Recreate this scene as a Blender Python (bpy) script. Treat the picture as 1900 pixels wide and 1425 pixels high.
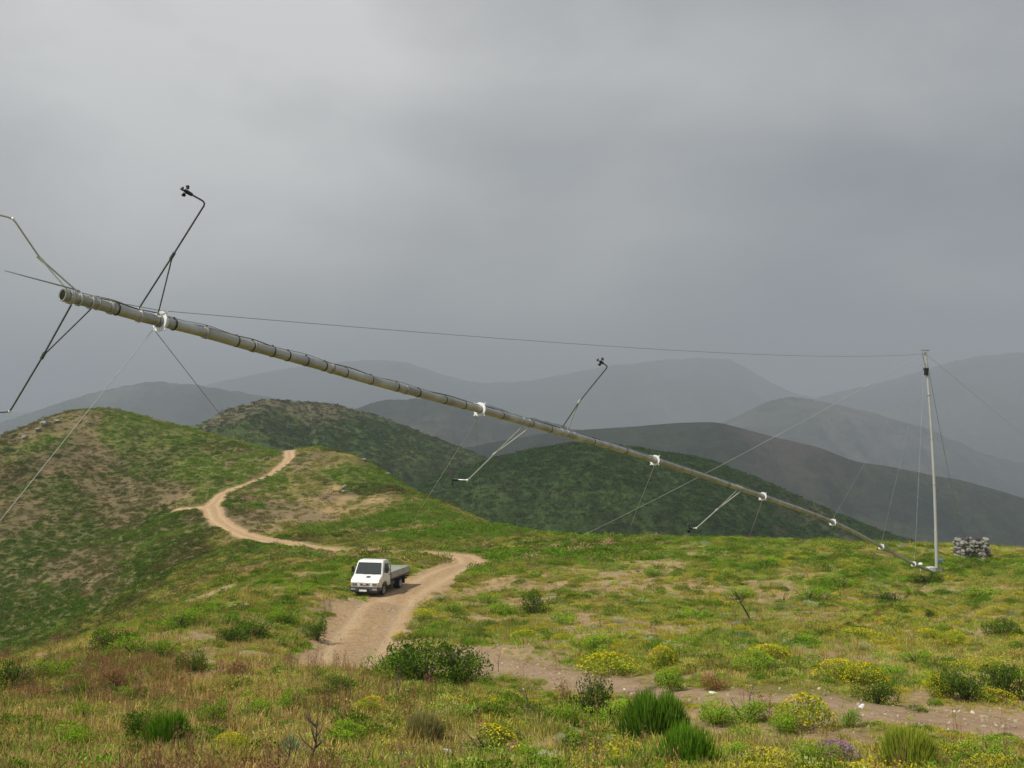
import bpy, math, random
import numpy as np
from mathutils import Vector, Matrix
random.seed(7)
rng = np.random.default_rng(11)
R = math.radians
scene = bpy.context.scene
for o in list(bpy.data.objects):
    bpy.data.objects.remove(o)

# ------------------------------------------------------------------ camera
F = 1850.0                    # focal length in pixels of a 1900 px wide frame
PITCH = math.atan(87.5 / F)   # eye level lies at row 800 of 1425
CAMZ = 10.0
cd = bpy.data.cameras.new("camera")
cam = bpy.data.objects.new("camera", cd)
scene.collection.objects.link(cam)
cam.location = (0, 0, CAMZ)
cam.rotation_euler = (math.pi / 2 + PITCH, 0, 0)
cd.sensor_width = 36.0
cd.lens = 36.0 * F / 1900.0
cd.clip_start = 0.1
cd.clip_end = 40000
scene.camera = cam

# ------------------------------------------------------------------ light
SUN_EL, SUN_AZ = 54.0, -122.0     # azimuth from +Y towards +X: behind the viewer's left shoulder
saz, sel = R(SUN_AZ), R(SUN_EL)
to_sun = Vector((math.sin(saz) * math.cos(sel), math.cos(saz) * math.cos(sel), math.sin(sel)))
sd = bpy.data.lights.new("sun", 'SUN')
sd.energy = 4.8
sd.angle = R(2.0)
sd.color = (1.0, 0.95, 0.86)
sun = bpy.data.objects.new("sun", sd)
scene.collection.objects.link(sun)
sun.rotation_euler = to_sun.to_track_quat('Z', 'Y').to_euler()
sun.location = (-60, -60, 90)

world = bpy.data.worlds.new("World")
scene.world = world
world.use_nodes = True
nt = world.node_tree
nt.nodes.clear()
def N(nt, typ, **kw):
    n = nt.nodes.new(typ)
    for k, v in kw.items():
        if k in ('operation', 'blend_type', 'data_type', 'noise_dimensions', 'sky_type', 'attribute_type',
                 'attribute_name', 'noise_type', 'feature', 'clamp', 'interpolation_type', 'domain', 'distance', 'mode'):
            setattr(n, k, v)
        else:
            n.inputs[k].default_value = v
    return n
def L(nt, a, b):
    nt.links.new(a, b)
def math_n(nt, op, a, b=None, c=None, clamp=False):
    n = nt.nodes.new('ShaderNodeMath'); n.operation = op; n.use_clamp = clamp
    for i, v in enumerate((a, b, c)):
        if v is None: continue
        if isinstance(v, (int, float)): n.inputs[i].default_value = v
        else: nt.links.new(v, n.inputs[i])
    return n.outputs[0]
def ramp(nt, fac, stops, interp='LINEAR'):
    n = nt.nodes.new('ShaderNodeValToRGB')
    cr = n.color_ramp; cr.interpolation = interp
    while len(cr.elements) < len(stops): cr.elements.new(0.5)
    for e, (p, c) in zip(cr.elements, stops):
        e.position = p
        e.color = (c, c, c, 1) if isinstance(c, (int, float)) else (*c, 1)
    if fac is not None: nt.links.new(fac, n.inputs[0])
    return n.outputs[0]
def mix(nt, fac, a, b, blend='MIX'):
    n = nt.nodes.new('ShaderNodeMix'); n.data_type = 'RGBA'; n.blend_type = blend
    for s, v in ((n.inputs[0], fac), (n.inputs[6], a), (n.inputs[7], b)):
        if isinstance(v, (int, float)): s.default_value = v
        elif isinstance(v, tuple): s.default_value = (*v, 1) if len(v) == 3 else v
        else: nt.links.new(v, s)
    return n.outputs[2]

sky = N(nt, 'ShaderNodeTexSky', sky_type='NISHITA')
sky.sun_disc = False
sky.sun_elevation = sel
sky.sun_rotation = saz
sky.altitude = 600
bg_sky = N(nt, 'ShaderNodeBackground', Strength=0.08)
L(nt, sky.outputs[0], bg_sky.inputs[0])
tc = N(nt, 'ShaderNodeTexCoord')
nrm = nt.nodes.new('ShaderNodeVectorMath'); nrm.operation = 'NORMALIZE'
L(nt, tc.outputs['Generated'], nrm.inputs[0])
def dotv(v):
    n = nt.nodes.new('ShaderNodeVectorMath'); n.operation = 'DOT_PRODUCT'
    L(nt, nrm.outputs[0], n.inputs[0]); n.inputs[1].default_value = Vector(v).normalized()
    return n.outputs['Value']
mp = N(nt, 'ShaderNodeMapping'); mp.inputs['Scale'].default_value = (1.0, 1.0, 2.3)
mp.inputs['Rotation'].default_value = (0, R(-12), 0)
mp.inputs['Location'].default_value = (3.1, 0.4, 1.7)
L(nt, nrm.outputs[0], mp.inputs[0])
n1 = N(nt, 'ShaderNodeTexNoise', Scale=2.3, Detail=4.0, Roughness=0.45, Distortion=0.35)
L(nt, mp.outputs[0], n1.inputs['Vector'])
n2 = N(nt, 'ShaderNodeTexNoise', Scale=4.6, Detail=6.0, Roughness=0.58, Distortion=0.3)
L(nt, mp.outputs[0], n2.inputs['Vector'])
up = dotv((-0.34, 1.0, 0.36))          # the thinnest, brightest part of the overcast
side = dotv((1.0, 0.25, 0.0))
glow = math_n(nt, 'POWER', math_n(nt, 'MAXIMUM', up, 0.0), 14.0)
v = math_n(nt, 'MULTIPLY_ADD', glow, 0.62, 0.40)
v = math_n(nt, 'ADD', v, math_n(nt, 'MULTIPLY', math_n(nt, 'SUBTRACT', n1.outputs[0], 0.5), 0.95))
v = math_n(nt, 'ADD', v, math_n(nt, 'MULTIPLY', math_n(nt, 'SUBTRACT', n2.outputs[0], 0.5), 0.42))
sxyz = nt.nodes.new('ShaderNodeSeparateXYZ'); L(nt, nrm.outputs[0], sxyz.inputs[0])
low = math_n(nt, 'POWER', math_n(nt, 'SUBTRACT', 1.0, math_n(nt, 'ABSOLUTE', sxyz.outputs[2])), 5.0)
v = math_n(nt, 'SUBTRACT', v, math_n(nt, 'MULTIPLY', low, 0.22))
v = math_n(nt, 'SUBTRACT', v, math_n(nt, 'MULTIPLY', side, 0.06), None, True)
cl = ramp(nt, v, [(0.0, (0.21, 0.235, 0.27)), (0.25, (0.31, 0.33, 0.355)), (0.5, (0.46, 0.47, 0.48)),
                  (0.75, (0.63, 0.63, 0.62)), (1.0, (0.82, 0.82, 0.80))])
bg_cl = N(nt, 'ShaderNodeBackground', Strength=1.0)
L(nt, cl, bg_cl.inputs[0])
ms = N(nt, 'ShaderNodeMixShader', Fac=0.95)
L(nt, bg_sky.outputs[0], ms.inputs[1]); L(nt, bg_cl.outputs[0], ms.inputs[2])
wo = N(nt, 'ShaderNodeOutputWorld')
L(nt, ms.outputs[0], wo.inputs[0])

scene.view_settings.view_transform = 'Standard'
scene.view_settings.look = 'None'
scene.view_settings.exposure = 0.0
scene.view_settings.gamma = 1.0
scene.view_settings.use_curve_mapping = False
scene.render.engine = 'CYCLES'
scene.cycles.use_denoising = True
scene.cycles.max_bounces = 5
scene.cycles.diffuse_bounces = 3
scene.cycles.glossy_bounces = 3
scene.cycles.transmission_bounces = 3
scene.cycles.volume_bounces = 0
scene.cycles.transparent_max_bounces = 8
scene.cycles.use_adaptive_sampling = True
scene.cycles.adaptive_threshold = 0.02
scene.cycles.sample_clamp_indirect = 6
scene.render.film_transparent = False

# ------------------------------------------------------------------ basic tools
cp, sp = math.cos(PITCH), math.sin(PITCH)
def at(px, py, Y):
    """world point seen at photo pixel (px, py) at distance Y ahead"""
    cx = (px - 950.0) / F; cz = -(py - 712.5) / F
    k = Y / (cp - sp * cz)
    return Vector((cx * k, Y, CAMZ + (sp + cp * cz) * k))

def fade(t): return t * t * t * (t * (t * 6 - 15) + 10)
_perm = np.random.default_rng(5).permutation(4096)
_val = np.random.default_rng(6).random(4096)
def vnoise(x, y, seed=0):
    xi = np.floor(x).astype(np.int64); yi = np.floor(y).astype(np.int64)
    fx = fade(x - xi); fy = fade(y - yi)
    def h(a, b): return _val[(_perm[(a + seed * 131) & 4095] + b) & 4095]
    return (h(xi, yi) * (1 - fx) + h(xi + 1, yi) * fx) * (1 - fy) + (h(xi, yi + 1) * (1 - fx) + h(xi + 1, yi + 1) * fx) * fy
def fbm(x, y, scale, octs=4, seed=0, rough=0.5):
    """0..1, mean about 0.5"""
    t = 0; a = 1.0; s = 0
    for i in range(octs):
        f = 2.0 ** i / scale
        t = t + a * vnoise(x * f + 17.3 * i, y * f - 9.1 * i, seed + i); s += a; a *= rough
    return t / s
def sstep(a, b, x):
    t = np.clip((x - a) / (b - a), 0, 1); return t * t * (3 - 2 * t)

def mat(name, col, rough=0.6, metal=0.0, spec=0.5, noise=0.0, nscale=8.0, bump=0.0, emit=None):
    m = bpy.data.materials.new(name); m.use_nodes = True
    t = m.node_tree; b = t.nodes['Principled BSDF']
    b.inputs['Base Color'].default_value = (*col, 1)
    b.inputs['Roughness'].default_value = rough
    b.inputs['Metallic'].default_value = metal
    b.inputs['Specular IOR Level'].default_value = spec
    if noise or bump:
        c = N(t, 'ShaderNodeTexCoord')
        n = N(t, 'ShaderNodeTexNoise', Scale=nscale, Detail=5.0, Roughness=0.6)
        L(t, c.outputs['Object'], n.inputs['Vector'])
        if noise:
            dk = tuple(x * (1 - noise) for x in col); lt = tuple(min(1, x * (1 + noise)) for x in col)
            L(t, ramp(t, n.outputs[0], [(0.3, dk), (0.7, lt)]), b.inputs['Base Color'])
            L(t, math_n(t, 'MULTIPLY_ADD', n.outputs[0], 0.3, rough - 0.15, True), b.inputs['Roughness'])
        if bump:
            bn = N(t, 'ShaderNodeBump', Strength=bump, Distance=0.02)
            L(t, n.outputs[0], bn.inputs['Height']); L(t, bn.outputs[0], b.inputs['Normal'])
    return m

class MB:
    def __init__(s): s.v = []; s.f = []; s.mi = []; s.sm = []
    def face(s, idx, m=0, smooth=False):
        s.f.append(tuple(idx)); s.mi.append(m); s.sm.append(smooth)
    def box(s, c, size, rot=None, m=0, taper=None):
        sx, sy, sz = (a / 2 for a in size); n = len(s.v); c = Vector(c)
        for z in (-1, 1):
            for y in (-1, 1):
                for x in (-1, 1):
                    k = taper if (taper and z > 0) else 1
                    p = Vector((x * sx * k, y * sy * k, z * sz))
                    if rot is not None: p = rot @ p
                    s.v.append(c + p)
        for q in ((0, 2, 3, 1), (4, 5, 7, 6), (0, 1, 5, 4), (2, 6, 7, 3), (0, 4, 6, 2), (1, 3, 7, 5)):
            s.face([n + i for i in q], m)
    def tube(s, pts, r, seg=8, m=0, cap=True, smooth=True):
        pts = [Vector(p) for p in pts]; n0 = len(s.v)
        rs = r if isinstance(r, (list, tuple)) else [r] * len(pts)
        prev = None
        for i, p in enumerate(pts):
            a = pts[max(i - 1, 0)]; b = pts[min(i + 1, len(pts) - 1)]
            d = (b - a)
            d = d.normalized() if d.length > 1e-9 else Vector((0, 0, 1))
            if prev is None:
                u = d.orthogonal().normalized()
            else:
                u = (prev - d * prev.dot(d))
                u = u.normalized() if u.length > 1e-6 else d.orthogonal().normalized()
            prev = u; w = d.cross(u)
            for k in range(seg):
                t = 2 * math.pi * k / seg
                s.v.append(p + (u * math.cos(t) + w * math.sin(t)) * rs[i])
        for i in range(len(pts) - 1):
            for k in range(seg):
                a = n0 + i * seg + k; b = n0 + i * seg + (k + 1) % seg
                s.face((a, b, b + seg, a + seg), m, smooth)
        if cap:
            e = n0 + (len(pts) - 1) * seg; q = len(s.v)
            s.v += [s.v[n0 + k].copy() for k in range(seg)] + [s.v[e + k].copy() for k in range(seg)]
            s.face([q + k for k in range(seg)][::-1], m); s.face([q + seg + k for k in range(seg)], m)
    def cyl(s, a, b, r, seg=16, m=0, r2=None): s.tube([a, b], [r, r if r2 is None else r2], seg, m)
    def ring(s, c, axis, r_in, r_out, h, seg=24, m=0):
        axis = Vector(axis).normalized(); u = axis.orthogonal().normalized(); w = axis.cross(u); c = Vector(c); n = len(s.v)
        for (rr, hh) in ((r_in, -h / 2), (r_out, -h / 2), (r_out, h / 2), (r_in, h / 2)):
            for k in range(seg):
                t = 2 * math.pi * k / seg
                s.v.append(c + axis * hh + (u * math.cos(t) + w * math.sin(t)) * rr)
        for j in range(4):
            for k in range(seg):
                a = n + j * seg + k; b = n + j * seg + (k + 1) % seg
                j2 = ((j + 1) % 4) * seg - j * seg
                s.face((a, b, b + j2, a + j2), m, j in (1, 3))
    def ball(s, c, r, su=10, sv=7, m=0, sc=(1, 1, 1), jit=0.0, rnd=None, smooth=True):
        c = Vector(c); n = len(s.v); rnd = rnd or random
        def P(t, ph):
            k = r * (1 + (rnd.uniform(-jit, jit) if jit else 0))
            return c + Vector((math.sin(t) * math.cos(ph) * sc[0], math.sin(t) * math.sin(ph) * sc[1], math.cos(t) * sc[2])) * k
        s.v.append(P(0, 0))
        for i in range(1, sv):
            for k in range(su): s.v.append(P(math.pi * i / sv, 2 * math.pi * k / su))
        s.v.append(P(math.pi, 0))
        for k in range(su): s.face((n, n + 1 + k, n + 1 + (k + 1) % su), m, smooth)
        for i in range(sv - 2):
            for k in range(su):
                a = n + 1 + i * su + k; b = n + 1 + i * su + (k + 1) % su
                s.face((a, a + su, b + su, b), m, smooth)
        e = len(s.v) - 1; b0 = n + 1 + (sv - 2) * su
        for k in range(su): s.face((e, b0 + (k + 1) % su, b0 + k), m, smooth)
    def prism(s, prof, a, b, m=0, cap=True, smooth=False):
        """prof: list of (p,q) closed loop; a,b: functions (p,q)->Vector for both ends"""
        n = len(s.v); k = len(prof)
        for fn in (a, b):
            for p, q in prof: s.v.append(Vector(fn(p, q)))
        for i in range(k):
            j = (i + 1) % k; s.face((n + i, n + j, n + k + j, n + k + i), m, smooth)
        if cap: s.face([n + i for i in range(k)][::-1], m); s.face([n + k + i for i in range(k)], m)
    def mesh(s, name, mats):
        me = bpy.data.meshes.new(name)
        me.from_pydata([tuple(v) for v in s.v], [], s.f)
        for m in (mats if isinstance(mats, (list, tuple)) else [mats]): me.materials.append(m)
        me.polygons.foreach_set('material_index', s.mi)
        me.polygons.foreach_set('use_smooth', s.sm)
        me.update()
        return me
    def build(s, name, mats, parent=None, bevel=0.0):
        if bevel:
            import bmesh
            me = s.mesh(name, mats); bm = bmesh.new(); bm.from_mesh(me)
            bmesh.ops.recalc_face_normals(bm, faces=bm.faces)
            eds = [e for e in bm.edges if len(e.link_faces) == 2 and e.calc_face_angle(0) > 0.6]
            bmesh.ops.bevel(bm, geom=eds, offset=bevel, segments=2, affect='EDGES', clamp_overlap=True)
            bm.to_mesh(me); bm.free()
        else:
            me = s.mesh(name, mats)
        return link(name, me, parent)
def link(name, me, parent=None):
    o = bpy.data.objects.new(name, me)
    scene.collection.objects.link(o)
    if parent is not None: o.parent = parent
    return o
def tag(o, label=None, cat=None, group=None, kind=None):
    if label: o['label'] = label
    if cat: o['category'] = cat
    if group: o['group'] = group
    if kind: o['kind'] = kind
    return o
def empty(name, loc=(0, 0, 0), rz=0):
    o = bpy.data.objects.new(name, None); scene.collection.objects.link(o)
    o.location = loc; o.rotation_euler = (0, 0, rz); o.empty_display_size = 0.2
    return o
def grid_mesh(name, X, Y, Z, material, attrs=None):
    """X,Y,Z arrays (rows, cols)"""
    r, c = X.shape
    co = np.stack([X, Y, Z], -1).reshape(-1, 3).astype(np.float32)
    me = bpy.data.meshes.new(name)
    i = np.arange((r - 1) * (c - 1)); ri = i // (c - 1); ci = i % (c - 1)
    a = ri * c + ci
    q = np.stack([a, a + 1, a + c + 1, a + c], -1).astype(np.int32)
    me.vertices.add(r * c); me.vertices.foreach_set('co', co.ravel())
    me.loops.add(q.size); me.loops.foreach_set('vertex_index', q.ravel())
    me.polygons.add(len(q)); me.polygons.foreach_set('loop_start', np.arange(len(q), dtype=np.int32) * 4)
    me.polygons.foreach_set('use_smooth', np.ones(len(q), dtype=bool))
    me.update(); me.validate()
    for nm, arr in (attrs or {}).items():
        if arr.ndim == 3:
            at_ = me.attributes.new(nm, 'FLOAT_COLOR', 'POINT')
            b = np.concatenate([arr.reshape(-1, 3), np.ones((r * c, 1))], 1).astype(np.float32)
            at_.data.foreach_set('color', b.ravel())
        else:
            at_ = me.attributes.new(nm, 'FLOAT', 'POINT')
            at_.data.foreach_set('value', arr.astype(np.float32).ravel())
    me.materials.append(material)
    return link(name, me)
# ------------------------------------------------------------------ terrain
# control points: photo pixel and distance, or (px, None, distance, height) for ground out of sight
CP = [
 (-2500,None,.6,8.3),(950,None,.6,8.3),(4500,None,.6,8.3),(-2500,None,4,7.9),(4500,None,4,7.9),
 (-900,None,1.5,8.4),(950,None,1.5,8.4),(2800,None,1.5,8.4),
 (-600,None,5,7.5),(400,None,5,7.55),(950,None,5,7.6),(2400,None,5,7.6),
 (-700,1470,12),(0,1428,12),(500,1425,12),(1000,1425,12.5),(1500,1420,12.5),(1900,1420,12.5),(2600,1420,12.5),
 (-700,1400,19),(0,1310,20),(500,1305,19),(1000,1290,20),(1500,1300,19),(1900,1310,19),(2600,1310,19),
 (0,1255,26),(-700,1420,26),(200,1192,31),(400,1128,38),(520,1088,46),(640,1075,57),
 (700,1200,34),(1000,1190,33),(1500,1182,33),(1900,1190,33),(2600,1190,33),
 (680,1106,55),(850,1046,70),(1738,1065,60),(1300,1082,54),(1000,1075,58),
 (1300,1001,84),(1738,1013,82),(1900,1021,82),(2500,1035,82),(1000,1006,90),(1150,1002,87),
 (1300,None,120,-9),(1738,None,120,-11),(2500,None,120,-14),(1000,None,125,-8),
 (1000,None,200,-45),(1500,None,200,-46),(2500,None,200,-50),
 (650,1020,88),(800,1010,92),(560,1012,92),
 (560,847,187),(620,842,185),(700,866,165),(750,900,152),(800,926,142),(900,966,128),(1000,999,114),
 (700,None,215,-12),(600,None,235,-8),(800,None,190,-20),(900,None,175,-24),
 (520,842,193),(500,836,197),(400,806,196),(330,795,192),(280,788,188),(225,768,190),(160,760,192),(100,772,190),(60,787,187),(0,817,182),(-200,900,175),(-700,1010,165),
 (520,None,245,-6),(400,None,250,-4),(300,None,245,-2),(160,None,245,0),(0,None,235,-5),(-700,None,225,-35),
 (300,850,172),(380,850,172),(450,880,160),(400,910,150),(200,850,172),(100,900,158),(0,950,148),(0,1100,122),(-300,1100,130),
 (0,1235,92),(-600,1250,100),(200,1000,134),(200,1150,90),(300,950,146),(300,1095,86),(375,945,130),(450,985,110),
 (400,1075,74),(400,1124,56),(520,1046,76),(520,1000,98),(200,1192,60),(0,None,58,-5.8),(-600,None,58,-8),(640,1045,70),
 (500,940,130),(600,960,125),(600,900,150),(480,905,150),(700,985,108),(700,940,130),
 (-700,None,450,-85),(300,None,450,-80),(1000,None,450,-95),(1700,None,450,-100),(2600,None,450,-100),
]
KU, KL = 3.1, 2.3
P, V = [], []
for c in CP:
    if c[1] is None:
        u = (c[0] - 950) / F; P.append((u * KU, math.log(c[2]) * KL)); V.append(c[3])
    else:
        w = at(c[0], c[1], c[2]); P.append((w.x / w.y * KU, math.log(w.y) * KL)); V.append(w.z)
P = np.array(P); V = np.array(V)
def _k(d2): return np.where(d2 > 0, 0.5 * d2 * np.log(d2 + 1e-12), 0.0)
d2 = ((P[:, None] - P[None]) ** 2).sum(-1)
A = _k(d2) + np.eye(len(P)) * 0.002
Q = np.concatenate([np.ones((len(P), 1)), P], 1)
M_ = np.block([[A, Q], [Q.T, np.zeros((3, 3))]])
W_ = np.linalg.solve(M_, np.concatenate([V, np.zeros(3)]))
def H0(x, y):
    x = np.atleast_1d(np.asarray(x, float)); y = np.maximum(np.atleast_1d(np.asarray(y, float)), 0.6)
    a = (x / y * KU).ravel(); b = (np.log(y) * KL).ravel(); out = np.empty(a.size)
    for i in range(0, a.size, 40000):
        aa = a[i:i + 40000]; bb = b[i:i + 40000]
        d = (aa[:, None] - P[:, 0]) ** 2 + (bb[:, None] - P[:, 1]) ** 2
        out[i:i + 40000] = _k(d) @ W_[:-3] + W_[-3] + W_[-2] * aa + W_[-1] * bb
    return out.reshape(x.shape)
def path_world(pp, zmin=1.0):
    out = []
    for q in pp:
        px, py, lo, hi = q[0], q[1], q[2], q[3]
        Ys = np.linspace(lo, hi, 500)
        w = [at(px, py, Y) for Y in Ys]
        g = H0(np.array([p.x for p in w]), Ys); z = np.array([p.z for p in w])
        i = int(np.argmin(np.abs(g - z))); out.append((w[i].x, w[i].y, q[4]))
    return np.array(out)
TRACK = path_world([(618,1240,24,30,1.2),(640,1215,26,40,1.6),(660,1190,30,44,1.9),(690,1152,38,50,1.9),(735,1115,46,62,1.9),(785,1080,54,72,1.8),(838,1052,62,84,1.7),
    (872,1042,66,90,1.5),(862,1030,72,95,1.2),(800,1026,78,100,1.5),(700,1026,80,100,1.5),(640,1022,80,105,1.4),(560,1011,85,115,1.0),(480,998,95,125,1.1),(430,980,105,135,1.1),
    (400,958,118,140,1.3),(390,938,125,145,1.6),(408,917,130,160,1.15),(450,900,140,170,.95),(500,883,150,180,.95),(538,867,165,190,1.1),(528,853,175,195,1.1),(550,845,180,200,2.2)])
SPUR = path_world([(388,940,122,145,1.6),(350,944,120,145,1.1),(325,945,120,145,0.7)])
PATH = path_world([(850,1210,24,40,0.6),(905,1225,24,36,0.8),(960,1245,20,32,0.9),(1060,1262,18,30,1.1),(1180,1280,16,28,1.1),(1330,1302,15,26,1.3),(1470,1314,14,24,1.4),(1620,1322,13,24,1.7),(1760,1338,13,22,1.8),(1950,1350,12,22,2.0),(2300,1365,12,22,2.2)])
def densify(p, step=0.35):
    out = []
    for a, b in zip(p[:-1], p[1:]):
        n = max(2, int(np.hypot(*(b - a)[:2]) / step))
        for t in np.linspace(0, 1, n, endpoint=False): out.append(a + (b - a) * t)
    out.append(p[-1]); out = np.array(out)
    k = 9; ker = np.hanning(k + 2)[1:-1]; ker /= ker.sum()
    pad = np.concatenate([np.repeat(out[:1], k // 2, 0), out, np.repeat(out[-1:], k // 2, 0)])
    return np.stack([np.convolve(pad[:, j], ker, 'valid') for j in range(3)], 1)
def dist_norm(x, y, path):
    """distance from the path centre in units of its half width, and the metres"""
    x = np.asarray(x, float); sh = x.shape; x = x.ravel(); y = np.asarray(y, float).ravel()
    best = np.full(x.size, 1e9)
    for i in range(len(path) - 1):
        a = path[i]; b = path[i + 1]; dx, dy = b[0] - a[0], b[1] - a[1]; l2 = dx * dx + dy * dy + 1e-9
        sel_ = np.abs(x - a[0]) < 40
        t = np.clip(((x[sel_] - a[0]) * dx + (y[sel_] - a[1]) * dy) / l2, 0, 1)
        d = np.hypot(x[sel_] - a[0] - t * dx, y[sel_] - a[1] - t * dy) / (a[2] + (b[2] - a[2]) * t)
        best[sel_] = np.minimum(best[sel_], d)
    return best.reshape(sh)
def smooth_path(p):
    d = densify(p, 0.5); return d[::3] if len(d) > 30 else d
TRACKd, SPURd, PATHd = smooth_path(TRACK), SPUR, smooth_path(PATH)
_tp = at(702, 1101, 55.8); TRK = (_tp.x, _tp.y, _tp.z + 0.08, -0.012)
def track_d(x, y): return np.minimum(dist_norm(x, y, TRACKd), dist_norm(x, y, SPURd))
def path_d(x, y): return dist_norm(x, y, PATHd)
def bumps(x, y):
    r = np.hypot(x, y)
    far = sstep(60, 150, r)
    near = (fbm(x, y, 2.6, 3, 3) - 0.5) * 0.34 + (fbm(x, y, 0.6, 2, 9) - 0.5) * 0.07
    return near * (1 - far * 0.3) + (fbm(x, y, 16, 4, 21) - 0.5) * 1.6 * far
def H(x, y, td=None):
    x = np.atleast_1d(np.asarray(x, float)); y = np.atleast_1d(np.asarray(y, float))
    if td is None: td = track_d(x, y)
    k = sstep(0.7, 1.5, td)
    z = H0(x, y) + bumps(x, y) * (0.15 + 0.85 * k)
    ir = np.hypot((x - TRK[0]) * 1.0, y - TRK[1]); wv = 1 - sstep(3.6, 8.0, ir)
    z = z * (1 - wv) + (TRK[2] + (y - TRK[1]) * TRK[3]) * wv
    rut = 0.10 * np.exp(-((td - 0.45) / 0.16) ** 2) * (0.5 + fbm(x, y, 3, 2, 8))
    return z - (0.09 * (1 - sstep(0.8, 1.3, td)) + rut) * (1 - wv) - 0.05 * wv
def ground(x, y): return float(H([x], [y])[0])
def hit(px, py, lo=6.0, hi=260.0):
    """where the line of sight through a photo pixel meets the ground"""
    Ys = lo * (hi / lo) ** np.linspace(0, 1, 900)
    w = [at(px, py, Y) for Y in Ys]
    g = H(np.array([p.x for p in w]), Ys); z = np.array([p.z for p in w])
    idx = np.nonzero(z <= g)[0]
    i = idx[0] if len(idx) else int(np.argmin(z - g))
    return Vector((w[i].x, w[i].y, g[i]))

# ---- what grows where, plus painted left-slope shade (fractions of cover, from position in the world)
def world_blob(px, py, rx, ry, lo, hi):
    w = path_world([(px, py, lo, hi, 1)])[0]
    return (w[0], w[1], rx / F * w[1], ry)
def blob(x, y, b):
    return np.exp(-(((x - b[0]) / b[2]) ** 2 + ((y - b[1]) / b[3]) ** 2))
B_green = [world_blob(250,1030,120,18,110,150), world_blob(60,1050,110,25,110,150), world_blob(230,880,110,22,140,180), world_blob(440,1030,70,9,80,110),
           world_blob(780,940,60,14,120,150), world_blob(860,985,80,10,105,135), world_blob(700,880,40,10,150,175), world_blob(640,860,30,9,165,185),
           world_blob(420,860,80,9,160,185),world_blob(160,780,120,14,175,195),world_blob(470,1085,70,8,50,70)]
B_tan = [world_blob(330,870,70,12,150,180), world_blob(520,960,90,12,110,140), world_blob(480,935,40,6,125,145), world_blob(560,1040,80,8,70,90),
         world_blob(180,1090,60,9,90,120), world_blob(300,930,50,9,130,155), world_blob(620,930,60,9,130,150),world_blob(90,790,30,8,180,190),world_blob(680,990,50,6,100,120),
         world_blob(290,800,16,6,180,195), world_blob(1070,1020,60,5,72,86)]
B_dark = [world_blob(150,880,130,14,145,175), world_blob(60,960,100,14,125,155), world_blob(330,1030,80,8,100,130), world_blob(60,1150,70,12,100,125), world_blob(300,1120,140,10,70,100),
          world_blob(250,950,60,8,135,155), world_blob(130,1180,80,9,85,110)]
def cover(x, y):
    r = np.hypot(x, y); far = sstep(62, 95, r)
    a = fbm(x, y, 9, 4, 31); b = fbm(x, y, 4.2, 4, 47); c = fbm(x, y, 26, 3, 52); d = fbm(x + y * .3, y, 12, 5, 77, 0.6)
    g = 0.9 * (a - 0.5) + 0.3 * (b - 0.5); t = 0.9 * (b - 0.5) + 0.5 * (c - 0.5); k = 1.3 * (d - 0.5) + 0.20 * sstep(-.2, -.42, x / np.maximum(y, 1)) * far * (1 - sstep(150, 175, r))  # last term of k paints the left slope's shade as dark cover
    for q in B_green: g = g + 0.60 * blob(x, y, q)
    for q in B_tan: t = t + 0.42 * blob(x, y, q)
    for q in B_dark: k = k + 0.45 * blob(x, y, q)
    # dry straw in the lower left, fresh cushions on the right
    left = sstep(-0.06, -0.32, x / np.maximum(y, 1)) * (1 - sstep(26, 40, r))
    t = t + 0.10 * left
    wg = sstep(-0.05, 0.22, g); wt = sstep(0.0, 0.25, t) * (1 - wg * 0.7); wk = sstep(0.06, 0.22, k) * far * (1 - 0.4 * wg)
    return wg, wt, wk
B_brown = [world_blob(400,1010,60,10,90,125), world_blob(330,1075,90,10,80,110), world_blob(190,1110,70,9,90,120), world_blob(60,1180,70,9,85,110), world_blob(300,930,60,9,130,155), world_blob(620,950,80,9,115,140), world_blob(430,850,50,6,165,190), world_blob(700,985,40,5,100,118)]
GREEN = np.array([0.135, 0.190, 0.016]); OLIVE = np.array([0.225, 0.210, 0.045]); TAN = np.array([0.36, 0.25, 0.115])
DARK = np.array([0.075, 0.072, 0.035])
def mixc(a, b, w): return a * (1 - w[..., None]) + b * w[..., None]
def brown(x, y):
    r = np.hypot(x, y); n_ = fbm(x * .9 + y * .5, y * .55 - x * .3, 17, 5, 171, .62)
    for q in B_brown: n_ = n_ + .12 * blob(x, y, q)
    return sstep(0.545, 0.66, n_ + .10 * (fbm(x, y, 2.5, 2, 181) - .5)) * sstep(70, 100, r)
def ground_color(x, y):
    wg, wt, wk = cover(x, y)
    c = np.broadcast_to(OLIVE, x.shape + (3,)).copy()
    c = mixc(c, TAN, wt); c = mixc(c, GREEN, wg); c = mixc(c, DARK, wk * 0.8); c = mixc(c, np.array([.185, .145, .07]), brown(x, y) * .8)
    v = fbm(x, y, 1.7, 4, 63, 0.6); so = sstep(0.50, 0.60, fbm(x, y, 3.4, 4, 131, .6)) * (1 - sstep(50, 110, np.hypot(x, y)) * .7)
    c = mixc(c, np.array([.40, .275, .16]), so * 0.85)
    return c * (0.62 + 0.76 * v)[..., None] * (1 - 0.30 * sstep(95, 130, np.hypot(x, y)) * (1 - wt))[..., None]

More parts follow.
